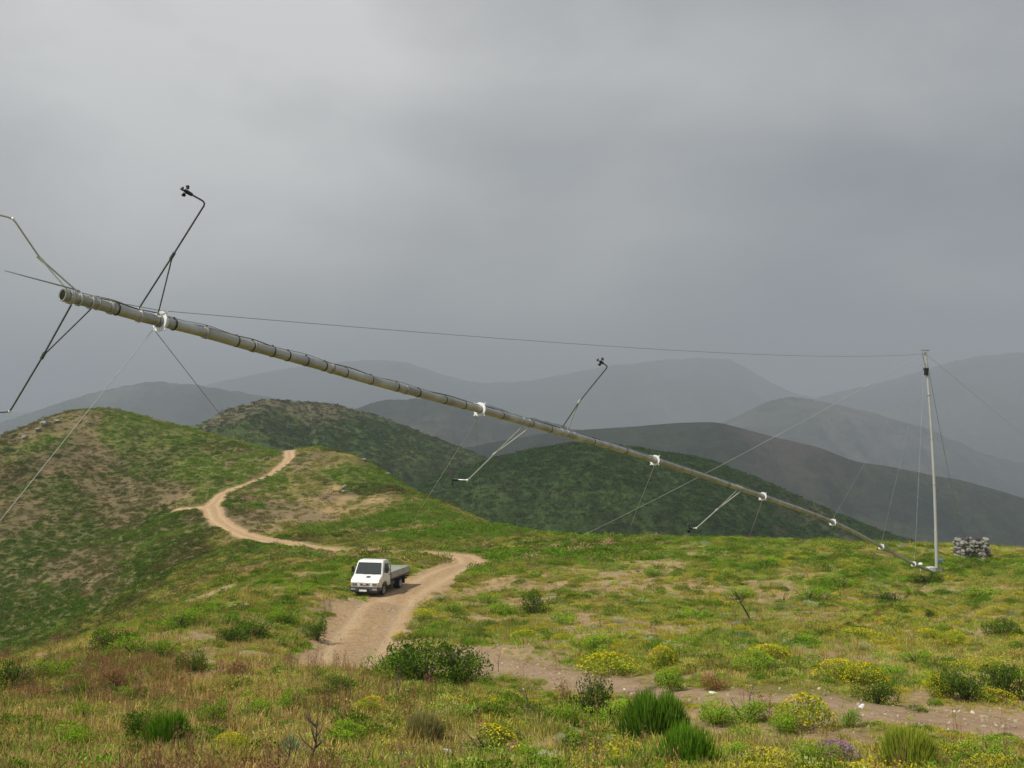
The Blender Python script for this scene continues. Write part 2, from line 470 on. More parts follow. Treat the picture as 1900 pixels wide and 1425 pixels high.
m_ground = bpy.data.materials.new("scrub_soil"); m_ground.use_nodes = True
t = m_ground.node_tree; bs = t.nodes['Principled BSDF']
geo = N(t, 'ShaderNodeNewGeometry')
ac = N(t, 'ShaderNodeAttribute', attribute_name='cover')
atk = N(t, 'ShaderNodeAttribute', attribute_name='track')
apt = N(t, 'ShaderNodeAttribute', attribute_name='bare')
nA = N(t, 'ShaderNodeTexNoise', Scale=0.55, Detail=8.0, Roughness=0.62); L(t, geo.outputs['Position'], nA.inputs['Vector'])
nB = N(t, 'ShaderNodeTexNoise', Scale=6.0, Detail=6.0, Roughness=0.7); L(t, geo.outputs['Position'], nB.inputs['Vector'])
nC = N(t, 'ShaderNodeTexNoise', Scale=2.2, Detail=8.0, Roughness=0.7); L(t, geo.outputs['Position'], nC.inputs['Vector'])
vor = N(t, 'ShaderNodeTexVoronoi', Scale=9.0); L(t, geo.outputs['Position'], vor.inputs['Vector'])
cv = mix(t, math_n(t, 'MULTIPLY', ramp(t, nC.outputs[0], [(0.35, 0.0), (0.62, 1.0)]), 0.28), ac.outputs['Color'], (0.30, 0.21, 0.12))
cv = mix(t, 1.0, cv, ramp(t, nB.outputs[0], [(0.25, 0.5), (0.75, 1.45)]), 'MULTIPLY')
# beaten dirt of the track: ochre wheel lines, paler pinkish crown, stones
td_ = math_n(t, 'ADD', atk.outputs['Fac'], math_n(t, 'MULTIPLY', math_n(t, 'SUBTRACT', nA.outputs[0], 0.5), 0.9))
td_ = math_n(t, 'ADD', td_, math_n(t, 'MULTIPLY', math_n(t, 'SUBTRACT', nB.outputs[0], 0.5), 0.9))
dirt = ramp(t, nC.outputs[0], [(0.25, (0.36, 0.235, 0.125)), (0.5, (0.47, 0.315, 0.17)), (0.75, (0.52, 0.37, 0.225))])
wheel = math_n(t, 'ABSOLUTE', math_n(t, 'SUBTRACT', atk.outputs['Fac'], 0.42))
dirt = mix(t, ramp(t, wheel, [(0.0, 0.75), (0.22, 0.0)]), dirt, (0.56, 0.41, 0.245))
dirt = mix(t, ramp(t, atk.outputs['Fac'], [(0.0, 0.22), (0.22, 0.0)]), dirt, (0.27, 0.21, 0.11))
dirt = mix(t, 1.0, dirt, ramp(t, nB.outputs[0], [(0.2, 0.66), (0.8, 1.25)]), 'MULTIPLY')
dirt = mix(t, ramp(t, vor.outputs['Distance'], [(0.05, 0.5), (0.16, 0.0)]), dirt, (0.55, 0.47, 0.38))
cv = mix(t, ramp(t, td_, [(0.78, 1.0), (1.12, 0.0)]), cv, dirt)
bd_ = math_n(t, 'ADD', apt.outputs['Fac'], math_n(t, 'MULTIPLY', math_n(t, 'SUBTRACT', nC.outputs[0], 0.5), 2.4))
pink = ramp(t, nC.outputs[0], [(0.25, (0.27, 0.18, 0.11)), (0.5, (0.38, 0.265, 0.16)), (0.8, (0.46, 0.34, 0.22))])
pink = mix(t, ramp(t, vor.outputs['Distance'], [(0.06, 0.6), (0.2, 0.0)]), pink, (0.50, 0.45, 0.40))
cv = mix(t, ramp(t, bd_, [(0.7, 1.0), (1.5, 0.0)]), cv, pink)
L(t, cv, bs.inputs['Base Color']); bs.inputs['Roughness'].default_value = 0.95; bs.inputs['Specular IOR Level'].default_value = 0.15
bmp = N(t, 'ShaderNodeBump', Strength=0.8, Distance=0.12)
L(t, math_n(t, 'ADD', nB.outputs[0], nC.outputs[0]), bmp.inputs['Height']); L(t, bmp.outputs[0], bs.inputs['Normal'])

us = np.concatenate([np.linspace(-1.6, -0.62, 60, endpoint=False), np.linspace(-0.62, 0.62, 560), np.linspace(0.62, 1.6, 61)[1:]])
zs = np.exp(np.concatenate([np.linspace(math.log(0.7), math.log(9), 40, endpoint=False), np.linspace(math.log(9), math.log(260), 520), np.linspace(math.log(260), math.log(460), 30)[1:]]))
U, ZZ = np.meshgrid(us, zs); X = U * ZZ
TD = np.minimum(track_d(X, ZZ), 6.0); PD = np.minimum(path_d(X, ZZ), 6.0)
G = grid_mesh("ground", X, ZZ, H(X, ZZ, TD), m_ground, {'cover': ground_color(X, ZZ), 'track': TD, 'bare': PD})
tag(G, kind='structure')

# ------------------------------------------------------------------ hills and mountains beyond
def hill_material(name, cols, scale, rockc=None, rock=0.0, bump=2.0):
    m = bpy.data.materials.new(name); m.use_nodes = True
    t = m.node_tree; b = t.nodes['Principled BSDF']
    g = N(t, 'ShaderNodeNewGeometry')
    mp = N(t, 'ShaderNodeMapping'); mp.inputs['Scale'].default_value = (1, 0.6, 1.3); L(t, g.outputs['Position'], mp.inputs[0])
    a = N(t, 'ShaderNodeTexNoise', Scale=1.0 / scale, Detail=9.0, Roughness=0.66); L(t, mp.outputs[0], a.inputs['Vector'])
    f = N(t, 'ShaderNodeTexNoise', Scale=9.0 / scale, Detail=5.0, Roughness=0.7); L(t, mp.outputs[0], f.inputs['Vector'])
    c = ramp(t, a.outputs[0], [(0.32, cols[0]), (0.48, cols[1]), (0.66, cols[2])])
    c = mix(t, 1.0, c, ramp(t, f.outputs[0], [(0.3, 0.45), (0.7, 1.5)]), 'MULTIPLY')
    if rockc:
        r_ = N(t, 'ShaderNodeTexNoise', Scale=2.3 / scale, Detail=7.0, Roughness=0.7); L(t, mp.outputs[0], r_.inputs['Vector'])
        at_ = N(t, 'ShaderNodeAttribute', attribute_name='rock_sun_patch')
        w = math_n(t, 'ADD', r_.outputs[0], math_n(t, 'MULTIPLY', at_.outputs['Fac'], 0.35))
        c = mix(t, ramp(t, w, [(0.60 - rock, 0.0), (0.78 - rock, 0.8)]), c, rockc)
    L(t, c, b.inputs['Base Color']); b.inputs['Roughness'].default_value = 0.95; b.inputs['Specular IOR Level'].default_value = 0.1
    bn = N(t, 'ShaderNodeBump', Strength=1.0, Distance=bump); L(t, f.outputs[0], bn.inputs['Height']); L(t, bn.outputs[0], b.inputs['Normal'])
    return m
HILL_FN = {}
def ridge(name, crest, Zc, near, far_, drop_near, drop_far, mt, rough, gully, nx=420, ny=150, rock_sun_patch=None, p=1.25):
    """crest: photo pixels of the skyline; Zc distance of the crest line (number or list along the crest)"""
    cx = np.array([c[0] for c in crest], float); cyy = np.array([c[1] for c in crest], float)
    zc = np.full(len(cx), float(Zc)) if np.isscalar(Zc) else np.array(Zc, float)
    u0, u1 = (cx[0] - 950) / F * 1.02, (cx[-1] - 950) / F * 1.02
    us = np.linspace(u0, u1, nx); px = us / 1.0 * F + 950
    # smooth interpolation of the skyline
    pxf = np.linspace(cx[0], cx[-1], 600); yf = np.interp(pxf, cx, cyy); ker = np.hanning(17); ker /= ker.sum()
    yf = np.convolve(np.pad(yf, 8, 'edge'), ker, 'valid')
    yy = np.interp(px, pxf, yf); zz = np.interp(px, cx, zc)
    s = np.concatenate([np.linspace(-1, 0, int(ny * 0.72), endpoint=False), np.linspace(0, 1, ny - int(ny * 0.72))])
    S, UU = np.meshgrid(s, us, indexing='ij'); ZC = zz[None, :]
    Y = np.where(S < 0, ZC + S * (ZC - near), ZC + S * far_); Xw = UU * Y
    cz = -(yy - 712.5) / F
    hc = CAMZ + (sp + cp * cz) / (cp - sp * cz) * zz
    a = np.abs(S)
    prof = np.where(S < 0, drop_near * a ** p, drop_far * a ** 1.3)
    sc = gully
    n1 = 1 - np.abs(2 * fbm(Xw * 1.5, Y * 0.55, sc, 5, 94, 0.5) - 1)
    n2 = fbm(Xw, Y, sc * 0.35, 4, 13, 0.55) - 0.5
    nz = (n1 - 0.75) * rough * 2.2 * sstep(0.0, 0.3, a) + n2 * rough * (0.16 + 0.8 * sstep(0, 0.3, a))
    Hh = hc[None, :] - prof + nz
    at_ = {}
    rk = np.zeros_like(S)
    if rock_sun_patch:
        for (rx, rs, rw, rh) in rock_sun_patch: rk = rk + rw * np.exp(-(((px[None, :] - rx) / rs) ** 2)) * np.exp(-(a / rh) ** 2)
    at_['rock_sun_patch'] = rk
    if name.startswith('mountain'):
        Hh = Hh + (1 - np.abs(2 * fbm(Xw * 1.2, Y * .6, sc * .4, 4, 33, .6) - 1) - .7) * rough * 0.9 * (0.12 + sstep(0, .25, a)) + (fbm(Xw, Y, sc * .07, 3, 45, .6) - .5) * rough * .28
    o = grid_mesh(name, Xw, Y, Hh, mt, at_)
    tag(o, kind='structure')
    HILL_FN[o.name] = (us, s, Xw, Y, Hh)
    return o
maquis = [(0.022, 0.038, 0.011), (0.034, 0.060, 0.012), (0.048, 0.080, 0.016)]  # hill and mountain colours here are darkened in place of cloud shade
m_hillA = hill_material("maquis_hill_soil", [(0.036, 0.056, 0.016), (0.052, 0.084, 0.018), (0.090, 0.115, 0.026)], 30, (0.15, 0.125, 0.075), -0.02, 1.2)
m_hillB = hill_material("dark_maquis", maquis, 22, (0.10, 0.085, 0.055), -0.02, 1.2)
m_hillC = hill_material("shade_tinted_maquis", [(0.010, 0.016, 0.011), (0.018, 0.028, 0.015), (0.036, 0.044, 0.024)], 60, (0.065, 0.055, 0.046), -0.02, 3)  # cloud shade over the distance is painted into these tones
m_mount = hill_material("mountain_slope", [(0.016, 0.022, 0.016), (0.030, 0.038, 0.024), (0.075, 0.078, 0.05)], 200, (0.12, 0.10, 0.08), 0.0, 8)

ridge("hill", [(-300,900),(150,860),(300,826),(345,800),(380,781),(430,758),(490,741),(560,746),(617,750),(640,757),(700,772),(770,798),(830,822),(879,841),(940,864),(1040,905),(1200,970),(1400,1050)],
      [520,480,450,430,420,420,430,440,450,455,460,465,470,475,480,480,480,480], 250, 260, 62, 90, m_hillA, 5, 60, rock_sun_patch=[(520,110,1.2,0.14),(600,60,0.7,0.3),(425,60,0.8,0.18)])  # brownish top patches also carry the hill's sunlit spots in their colour
ridge("hill", [(300,1060),(600,960),(800,890),(908,851),(990,833),(1056,821),(1120,824),(1180,830),(1300,850),(1400,886),(1500,931),(1580,966),(1640,990),(1700,1008),(1850,1045),(2100,1110),(2500,1180)],
      330, 205, 160, 60, 90, m_hillB, 3.5, 45, rock_sun_patch=[(1480,130,0.9,0.25)])
ridge("hill", [(300,900),(700,850),(850,832),(1000,806),(1100,797),(1247,786),(1332,783),(1374,792),(1428,809),(1521,830),(1584,857),(1647,865),(1774,890),(1900,925),(2200,1000),(2600,1050)],
      900, 420, 420, 190, 220, m_hillC, 14, 150, rock_sun_patch=[(1450,120,0.9,0.3)])
ridge("mountain_ridge", [(200,900),(500,830),(600,790),(645,765),(700,745),(760,740),(830,742),(900,752),(980,775),(1060,795),(1200,820),(1500,900)],
      1500, 800, 500, 260, 300, m_mount, 24, 260)
ridge("mountain_ridge", [(1000,900),(1250,830),(1350,780),(1410,752),(1466,735),(1530,745),(1597,759),(1650,775),(1710,793),(1760,815),(1837,846),(1900,860),(2200,930),(2600,980)],
      2500, 1250, 800, 420, 420, m_mount, 42, 400, rock_sun_patch=[(1600,150,0.6,0.4)])
ridge("mountain_ridge", [(-600,870),(-200,835),(0,787),(60,765),(130,742),(200,725),(270,711),(340,712),(400,722),(470,735),(560,748),(700,780),(900,820),(1200,880)],
      2700, 1500, 900, 420, 400, m_mount, 45, 420)
ridge("mountain_ridge", [(900,900),(1300,820),(1420,770),(1500,743),(1560,727),(1630,712),(1700,691),(1760,672),(1820,661),(1900,654),(2000,640),(2300,660),(2700,700)],
      4900, 2700, 1500, 700, 700, m_mount, 55, 520)
ridge("mountain", [(-700,760),(-300,780),(100,760),(300,735),(370,718),(430,702),(500,691),(570,680),(640,670),(700,668),(760,672),(800,688),(850,703),(900,711),(950,710),(1000,704),(1060,693),(1130,680),(1200,669),(1262,668),(1290,663),(1310,668),(1338,664),(1352,661),(1366,672),(1380,680),(1400,692),(1430,710),(1480,732),(1540,742),(1620,762),(1750,790),(2100,800),(2700,780)],
      5600, 3000, 1500, 850, 800, m_mount, 70, 700)

# ------------------------------------------------------------------ haze
hz = MB(); hz.box((0, 4300, 205), (9400, 11200, 650))
hm = bpy.data.materials.new("haze_air"); hm.use_nodes = True; ht = hm.node_tree; ht.nodes.clear()
pv = N(ht, 'ShaderNodeVolumePrincipled', Density=0.00040, Anisotropy=0.0)
pv.inputs['Color'].default_value = (0.60, 0.67, 0.75, 1)
ho = N(ht, 'ShaderNodeOutputMaterial'); L(ht, pv.outputs[0], ho.inputs['Volume'])
tag(hz.build("haze", hm), kind='stuff')
# ------------------------------------------------------------------ tilt-up met mast, lying half raised over the slope
m_galv = mat("galvanised_tube", (0.42, 0.42, 0.38), 0.40, 0.7, noise=0.38, nscale=2.2)
m_galv_old = mat("weathered_tube", (0.37, 0.365, 0.31), 0.46, 0.6, noise=0.3, nscale=2.0)
m_bright = mat("glare_zinc_plate", (0.88, 0.89, 0.88), 0.25, 0.12)  # near-white colour stands in for the glare of the polished rings
m_wire = mat("steel_wire", (0.30, 0.31, 0.30), 0.5, 0.5)
m_wire_lt = mat("new_steel_wire", (0.55, 0.56, 0.52), 0.45, 0.4)
m_wire_gl = mat("dull_guy_wire", (0.42, 0.42, 0.37), 0.6, 0.1)
m_boom = mat("silhouette_boom_tube", (0.10, 0.11, 0.10), 0.5, 0.4)  # dark silhouette look of the booms put into the tube colour
m_boom_lt = mat("zinc_boom_tube", (0.50, 0.53, 0.48), 0.35, 0.5)
m_boom_refl = mat("reflection_tint_boom_tube", (0.62, 0.70, 0.48), 0.4, 0.2)  # bright greenish reflection on the steel brace, put into its colour
m_black = mat("black_plastic", (0.012, 0.012, 0.013), 0.5)
m_tape = mat("black_tape", (0.03, 0.03, 0.028), 0.6)

def mastY(px): return 1.0 / (1 / 60.0 + (1738 - px) * 4.18e-5)
MP = [(1738,1064),(1695,1046.5),(1635,1014.5),(1545,969),(1415,921),(1215,854),(1050,804.5),(890,759.5),(824,742),(687,705),(602,680),(467,642),(382,617.5),(297,596),(267,588.5),(216,574),(165,560),(118,548)]
def catmull(p, n=6):
    out = []
    for i in range(len(p) - 1):
        a, b, c, d = (p[max(i - 1, 0)], p[i], p[i + 1], p[min(i + 2, len(p) - 1)])
        for k in range(n):
            t = k / n
            out.append(tuple(0.5 * ((2 * b[j]) + (-a[j] + c[j]) * t + (2 * a[j] - 5 * b[j] + 4 * c[j] - d[j]) * t * t + (-a[j] + 3 * b[j] - 3 * c[j] + d[j]) * t ** 3) for j in range(len(b))))
    out.append(p[-1]); return out
mx = np.array([p[0] for p in MP][::-1], float)
sm = catmull(MP, 8); sx = np.array([p[0] for p in sm][::-1]); sy = np.array([p[1] for p in sm][::-1])
def mast_pt(px): return at(px, float(np.interp(px, sx, sy)), mastY(px))
def mast_dir(px):
    a = mast_pt(min(px + 6, 1738)); b = mast_pt(max(px - 6, 118)); return (b - a).normalized()
base = mast_pt(1738)
mast = empty("wind_measuring_mast", base)
tag(mast, "very long galvanised tube mast slanting half raised, with sensor booms and white guy rings", "mast")
def child(mb, name, mt, par, off=None, bevel=0):
    """mesh built in world coordinates, hung under a parent whose world origin is off"""
    off = off if off is not None else par.matrix_world.translation
    mb.v = [v - off for v in mb.v]
    return mb.build(name, mt, par, bevel)
RT = 0.074
bpy.context.view_layer.update()
joints = [1738,1716,1695,1666,1635,1593,1545,1485,1415,1325,1215,1063,890,752,614,470,381,297,205,118]
for i in range(len(joints) - 1):
    a, b = joints[i], joints[i + 1]; n = max(3, int((a - b) / 25))
    pts = [mast_pt(a + (b - a) * k / n) for k in range(n + 1)]
    r = RT * (1.04 if i % 2 else 1.0) * (0.93 if b < 300 else 1.0)
    mb = MB(); mb.tube(pts, r, 20, cap=(i < len(joints) - 2))
    if i == len(joints) - 2:       # open end of the top tube
        d = mast_dir(118); mb.ring(pts[-1] + d * 0.006, d, RT * 0.86, RT * 1.04, 0.03, 24); inner = MB(); inner.cyl(pts[-1] - d * 0.22, pts[-1] - d * 0.2, RT * 0.97, 20); child(inner, 'hollow_shade_disc', m_tape, mast)  # dark disc set inside stands in for the shade in the hollow tube
        mb.tube([pts[-1] - d * 0.21, pts[-1]], RT * 0.93, 20, cap=False)
    child(mb, "tube_section", m_galv if i % 3 else m_galv_old, mast)
    if 0 < i:
        c = mast_pt(a); d = mast_dir(a); mb = MB(); mb.ring(c, d, RT * 0.9, RT * 1.14, 0.05, 24)
        u = d.orthogonal().normalized(); w_ = d.cross(u)
        for q in range(6): mb.ball(c + (u * math.cos(q * 1.047) + w_ * math.sin(q * 1.047)) * RT * 1.16, 0.009, 6, 4)
        child(mb, "joint_collar", m_galv_old, mast)
for px in (180,216,322,382,438,467,505,533,567,601,640,687,735,775,824,860,930,985,1020,1100,1160,1280,1350,1470,1510,1590):
    mb = MB(); d = mast_dir(px); c = mast_pt(px)
    mb.ring(c, d, RT * 0.9, RT * 1.09, 0.016 + 0.008 * random.random(), 20)
    u = Vector((0, 0, 1)) - d * d.z; u.normalize()
    mb.box(c + u * RT * 1.18, (0.02, 0.02, 0.03), m=0)
    child(mb, "tape_band", m_tape if px not in (180,) else m_galv, mast)
# sensor cables taped along the top of the tube
for s_, r_ in ((0.35, 0.008), (-0.15, 0.006)):
    pts = []
    for px in np.linspace(1725, 140, 160):
        d = mast_dir(px); u = (Vector((0, 0, 1)) - d * d.z).normalized(); w = d.cross(u)
        an = s_ + 0.25 * math.sin(px * 0.031 + s_ * 9)
        pts.append(mast_pt(px) + (u * math.cos(an) + w * math.sin(an)) * (RT * 1.1 + 0.012 + 0.01 * math.sin(px * 0.07)))
    mb = MB(); mb.tube(pts, r_, 5); child(mb, "sensor_cable", m_black if s_ > 0 else m_wire, mast)
RINGS = [297, 890, 1215, 1415, 1545, 1635, 1695]
for px in RINGS:
    d = mast_dir(px); c = mast_pt(px); u = (Vector((0, 0, 1)) - d * d.z).normalized(); w = d.cross(u)
    mb = MB(); mb.ring(c, d, RT * 0.95, 0.138, 0.016, 28); mb.tube([c - d * 0.075, c - d * 0.01], [RT * 1.15, 0.135], 28)  # cone flange shapes the bright crescent of the ring's glare
    for k in range(4):
        t = math.pi / 4 + k * math.pi / 2; q = u * math.cos(t) + w * math.sin(t)
        mb.box(c + q * 0.145, (0.035, 0.03, 0.012), Matrix((q, d.cross(q), d)).transposed())
    g = child(mb, "guy_ring", m_bright, mast)
    mb = MB()
    for k in range(4):             # shackles where the guys hook on
        t = math.pi / 4 + k * math.pi / 2; q = u * math.cos(t) + w * math.sin(t)
        mb.ring(c + q * 0.172, q.cross(d), 0.008, 0.015, 0.008, 12)
        mb2 = MB(); mb2.ring(c + q * 0.172, q.cross(d), 0.008, 0.015, 0.008, 12)
        s_ = child(mb2, "shackle", m_bright, g, off=base)
# lightning rod and base hinge
p0 = mast_pt(140); mb = MB(); mb.tube([at(148, 540, 12.2), at(115, 530.5, 11.7), at(60, 516, 11.2), at(8, 502, 10.8)], [0.009, 0.009, 0.007, 0.004], 8)
child(mb, "lightning_rod", m_wire, mast)
mb = MB(); gz = ground(base.x, base.y)
mb.box((base.x, base.y, gz + 0.06), (1.0, 0.7, 0.06)); mb.box((base.x, base.y - 0.2, gz + 0.25), (0.5, 0.03, 0.4)); mb.box((base.x, base.y + 0.2, gz + 0.25), (0.5, 0.03, 0.4))
mb.cyl((base.x, base.y - 0.3, gz + 0.3), (base.x, base.y + 0.3, gz + 0.3), 0.03)
child(mb, "base_plate", m_galv_old, mast)

def anemometer(par, off, tip, axis, s=1.0, flip=1):
    axis = Vector(axis).normalized(); mb = MB()
    mb.tube([tip - axis * 0.03, tip + axis * 0.05, tip + axis * 0.075], [0.022 * s, 0.026 * s, 0.012 * s], 12)
    u = axis.cross(Vector((0, 1, 0.1))).normalized(); w = axis.cross(u); h = tip + axis * 0.08
    mb.ball(h, 0.016 * s, 10, 6)
    for k in range(3):
        t = 0.5 + k * 2 * math.pi / 3; q = u * math.cos(t) + w * math.sin(t); tq = axis.cross(q) * flip
        mb.tube([h, h + q * 0.055 * s], 0.005, 6)
        c = h + q * 0.06 * s
        n = len(mb.v)          # cone shaped cup, open towards the wind
        mb.tube([c - tq * 0.028 * s, c - tq * 0.012 * s, c + tq * 0.02 * s], [0.005 * s, 0.016 * s, 0.023 * s], 12, cap=False)
    return child(mb, "anemometer", m_black, par, off)
def boom(pts, brace, split, mt, mtb, sensor=None, joint=None, r=0.011, sens_s=1.0, kind='cup'):
    """pts: photo pixels with distance; brace: its foot on the mast; split: where the brace meets the arm"""
    W = [at(*p) for p in pts]
    fine = []
    for i, p in enumerate(W): fine.append(p)
    mb = MB()
    # soften the elbow
    P_ = [W[0]]
    for i in range(1, len(W) - 1):
        a = W[i] + (W[i - 1] - W[i]).normalized() * 0.05; b = W[i] + (W[i + 1] - W[i]).normalized() * 0.05
        P_ += [a, (a + b) / 2 * 0.6 + W[i] * 0.4, b]
    P_.append(W[-1])
    mb.tube(P_, r, 10)
    arm = child(mb, "sensor_boom", mt, mast)
    mb = MB(); mb.tube([at(*brace), at(*split)], r * 0.8, 8); child(mb, "brace", mtb, arm, off=base)
    mb = MB(); s0 = at(*split); d = (W[1] - W[0]).normalized(); mb.tube([s0 - d * 0.05, s0 + d * 0.05], r * 1.9, 10); child(mb, "boom_clamp", mtb, arm, off=base)
    for q in (pts[0], brace):
        f = at(*q); px = min(max(q[0], 120), 1730); c = mast_pt(px); dd = mast_dir(px)
        mb = MB(); mb.ring(c, dd, RT * 0.98, RT * 1.18, 0.03, 20); mb.tube([c, f], 0.014, 8); child(mb, "foot_clamp", m_galv, arm, off=base)
    if joint:
        mb = MB(); mb.ball(at(*joint), r * 1.8, 10, 7); child(mb, "elbow_joint", m_bright, arm, off=base)
    if sensor == 'cup': anemometer(arm, base, W[-1], (W[-1] - W[-2]), sens_s)
    elif sensor == 'vane':
        K = sens_s
        tip = W[-1]; ax = (W[-1] - W[-2]).normalized(); mb = MB()
        mb.tube([tip - ax * 0.02 * K, tip + ax * 0.06 * K, tip + ax * 0.085 * K], [0.02 * K, 0.026 * K, 0.01 * K], 12)
        u = Vector((0.15, 0.2, 1)); u = (u - ax * u.dot(ax)).normalized(); c = tip + ax * 0.07 * K
        mb.tube([c - u * 0.06 * K, c + u * 0.15 * K], 0.007 * K, 6)
        mb.box(c + u * 0.125 * K, (0.06 * K, 0.008 * K, 0.10 * K), Matrix((ax, ax.cross(u), u)).transposed(), taper=1.3)
        mb.ball(c - u * 0.07 * K, 0.016 * K, 8, 6)
        child(mb, "wind_vane", m_black, arm, base)
    return arm
Ya = mastY(270)
boom([(258,572,Ya),(320,475,Ya - .35),(382,376,Ya - .8),(352,359,Ya - 1.0)], (294,580,mastY(294)), (320,475,Ya - .35), m_boom, m_boom, 'cup', sens_s=1.0)
Yb = mastY(150)
boom([(146,543,Yb),(75,480,Yb - .3),(24,405,Yb - .7),(-30,392,Yb - .9)], (128,541,mastY(128)), (75,480,Yb - .3), m_boom_lt, m_boom_refl, 'cup', joint=(24,406,Yb - .7))
boom([(132,566,mastY(132)),(80,660,Yb + .3),(18,764,Yb + .7),(-40,767,Yb + .8)], (168,574,mastY(168)), (80,660,Yb + .3), m_boom, m_boom, 'vane', joint=(18,763,Yb + .7))
Yc = mastY(1045)
boom([(1040,798,Yc),(1075,745,Yc - .1),(1128,680,Yc - .3),(1117,673,Yc - .45)], (1051,802,mastY(1051)), (1075,745,Yc - .1), m_boom, m_boom_lt, 'cup', r=0.014, sens_s=1.3)
Yd = mastY(978)
boom([(980,796,Yd),(918,842,Yd + .2),(868,891,Yd + .5),(848,890,Yd + .6)], (969,792,mastY(969)), (918,842,Yd + .2), m_boom_lt, m_boom_lt, 'vane', joint=(867,891,Yd + .5), r=0.014, sens_s=1.5)
Ye = mastY(1372)
boom([(1374,912,Ye),(1330,946,Ye + .3),(1292,980,Ye + .5),(1284,980,Ye + .6)], (1367,910,mastY(1367)), (1330,946,Ye + .3), m_boom_lt, m_boom_lt, 'cup', joint=(1292,980,Ye + .5), r=0.018, sens_s=2.0)

# ------------------------------------------------------------------ gin pole
m_pole = mat("matt_zinc_pole", (0.46, 0.47, 0.44), 0.7, 0.2, noise=0.1, nscale=2.0)
GT = at(1717, 650, 60.2); gbase = Vector((base.x + 0.05, base.y + 0.1, ground(base.x, base.y)))
gin = empty("gin_pole", gbase); tag(gin, "upright slim steel pole with small crossbar, at the foot of the slanting mast", "pole")
bpy.context.view_layer.update()
gd = (GT - gbase).normalized(); GL = (GT - gbase).length
gp = lambda t, k=0.0: gbase + gd * GL * t + Vector((k, 0, 0)) + Vector((0.22, 0, 0)) * math.sin(math.pi * t) * 0.6
for i in range(5):
    a, b = i / 5, (i + 1) / 5
    if i == 4: b = 0.985
    mb = MB(); mb.tube([gp(a), gp((a + b) / 2), gp(b)], 0.10 - 0.006 * (i % 2) - 0.007 * i, 16); child(mb, "pole_section", m_pole, gin)
for t in (0.2, 0.4, 0.6, 0.8):
    mb = MB(); mb.ring(gp(t), gd, 0.07, 0.10, 0.05, 16); child(mb, "collar", m_galv_old, gin)
mb = MB(); mb.box(gp(1.0), (0.46, 0.10, 0.07)); mb.box(gp(0.985), (0.12, 0.14, 0.2)); child(mb, "crossbar", m_galv_old, gin)
mb = MB(); mb.tube([gp(0.99, -0.2), gp(0.905, -0.06)], 0.03, 8); child(mb, "stay_rod", m_galv_old, gin)
mb = MB(); mb.box(gp(0.90, -0.06), (0.20, 0.2, 0.34)); mb.cyl(gp(0.915, -0.2), gp(0.915, 0.08), 0.1, 12); child(mb, "winch_block", m_black, gin)
mb = MB(); mb.box(gp(0.01), (0.5, 0.4, 0.08)); child(mb, "pole_foot", m_galv_old, gin)

# ------------------------------------------------------------------ guy wires and lifting cables: each its own thing
def wire(a, b, r, mt, label, sag=0.0, n=26, group=None, r2=None, name="guy_wire"):
    mb = MB(); pts = []
    for k in range(n + 1):
        t = k / n; p = a.lerp(b, t); p = p - Vector((0, 0, sag * 4 * t * (1 - t))); pts.append(p)
    rr = [r + ((r2 if r2 is not None else r) - r) * k / n for k in range(n + 1)]
    mb.tube([p - a for p in pts], rr, 6)
    o = mb.build(name, mt); o.location = a
    return tag(o, label, "cable", group)
def gpt(px, py, lo, hi): return hit(px, py, lo, hi)
gtop = gp(0.985)
gy = "thin steel cables staying the mast and its raising pole"
R7 = mast_pt(297) + Vector((0, 0, 0.14)); R7b = mast_pt(289) - Vector((0, 0, 0.15))
wire(R7, gtop, 0.0045, m_wire, "long lifting cable running nearly level from the nearest white guy ring to the pole top", 0.35, r2=0.009, group=gy, name="lifting_cable")
wire(mast_pt(232) + Vector((0, 0, 0.1)), R7, 0.005, m_wire, "short cable lying along the top of the mast near its open end", 0.0, n=3, group=gy)
wire(R7b, gpt(598, 1013, 70, 110), 0.005, m_wire, "dark guy wire dropping from the nearest guy ring behind the leftmost hill saddle", 0.0, r2=0.009, group=gy)
LA = at(-420, 1430, 9.5); LA.z = ground(LA.x, LA.y)
wire(at(291, 603, mastY(291)), LA, 0.0042, m_wire_gl, "pale guy wire crossing the left hill down to the left edge of the picture", 0.0, r2=0.0045, group=gy)
wire(gtop, gpt(1066, 1001, 76, 95), 0.015, m_wire_lt, "pale guy wire from the pole top passing behind the mast down to the left", 0.25, group=gy)
RA = Vector((base.x + 26, base.y + 6, 0)); RA.z = ground(RA.x, RA.y)
aim = at(1900, 757, 66); far_r = gtop + (aim - gtop) * 2.7
wire(gtop, Vector((far_r.x, far_r.y, ground(far_r.x, far_r.y))), 0.010, m_wire_lt, "guy wire from the pole top down to the right edge of the picture", 0.0, group=gy)
wire(gtop, gpt(1791, 1014, 70, 84), 0.013, m_wire, "slack dark guy wire falling from the pole top towards the stone pile", 0.55, group=gy)
for px, lab in ((1545, "third white guy ring from the foot"), (1635, "second white guy ring from the foot"), (1697, "lowest white guy ring")):
    wire(gp(0.96, -0.1), mast_pt(px) + Vector((0, 0, 0.12)), 0.006, m_wire, "lifting cable from the pole top to the " + lab, 0.0, group=gy, name="lifting_cable")
wire(mast_pt(887) - Vector((0, 0, 0.16)), gpt(752, 990, 92, 150), 0.006, m_wire_lt, "guy wire from the middle guy ring down left to the green spur", 0.0, group=gy, r2=0.012)
wire(mast_pt(884) - Vector((0, 0, 0.16)), gpt(890, 1004, 84, 110), 0.004, m_wire, "faint guy wire hanging straight down from the middle guy ring", 0.0, group=gy, r2=0.007)
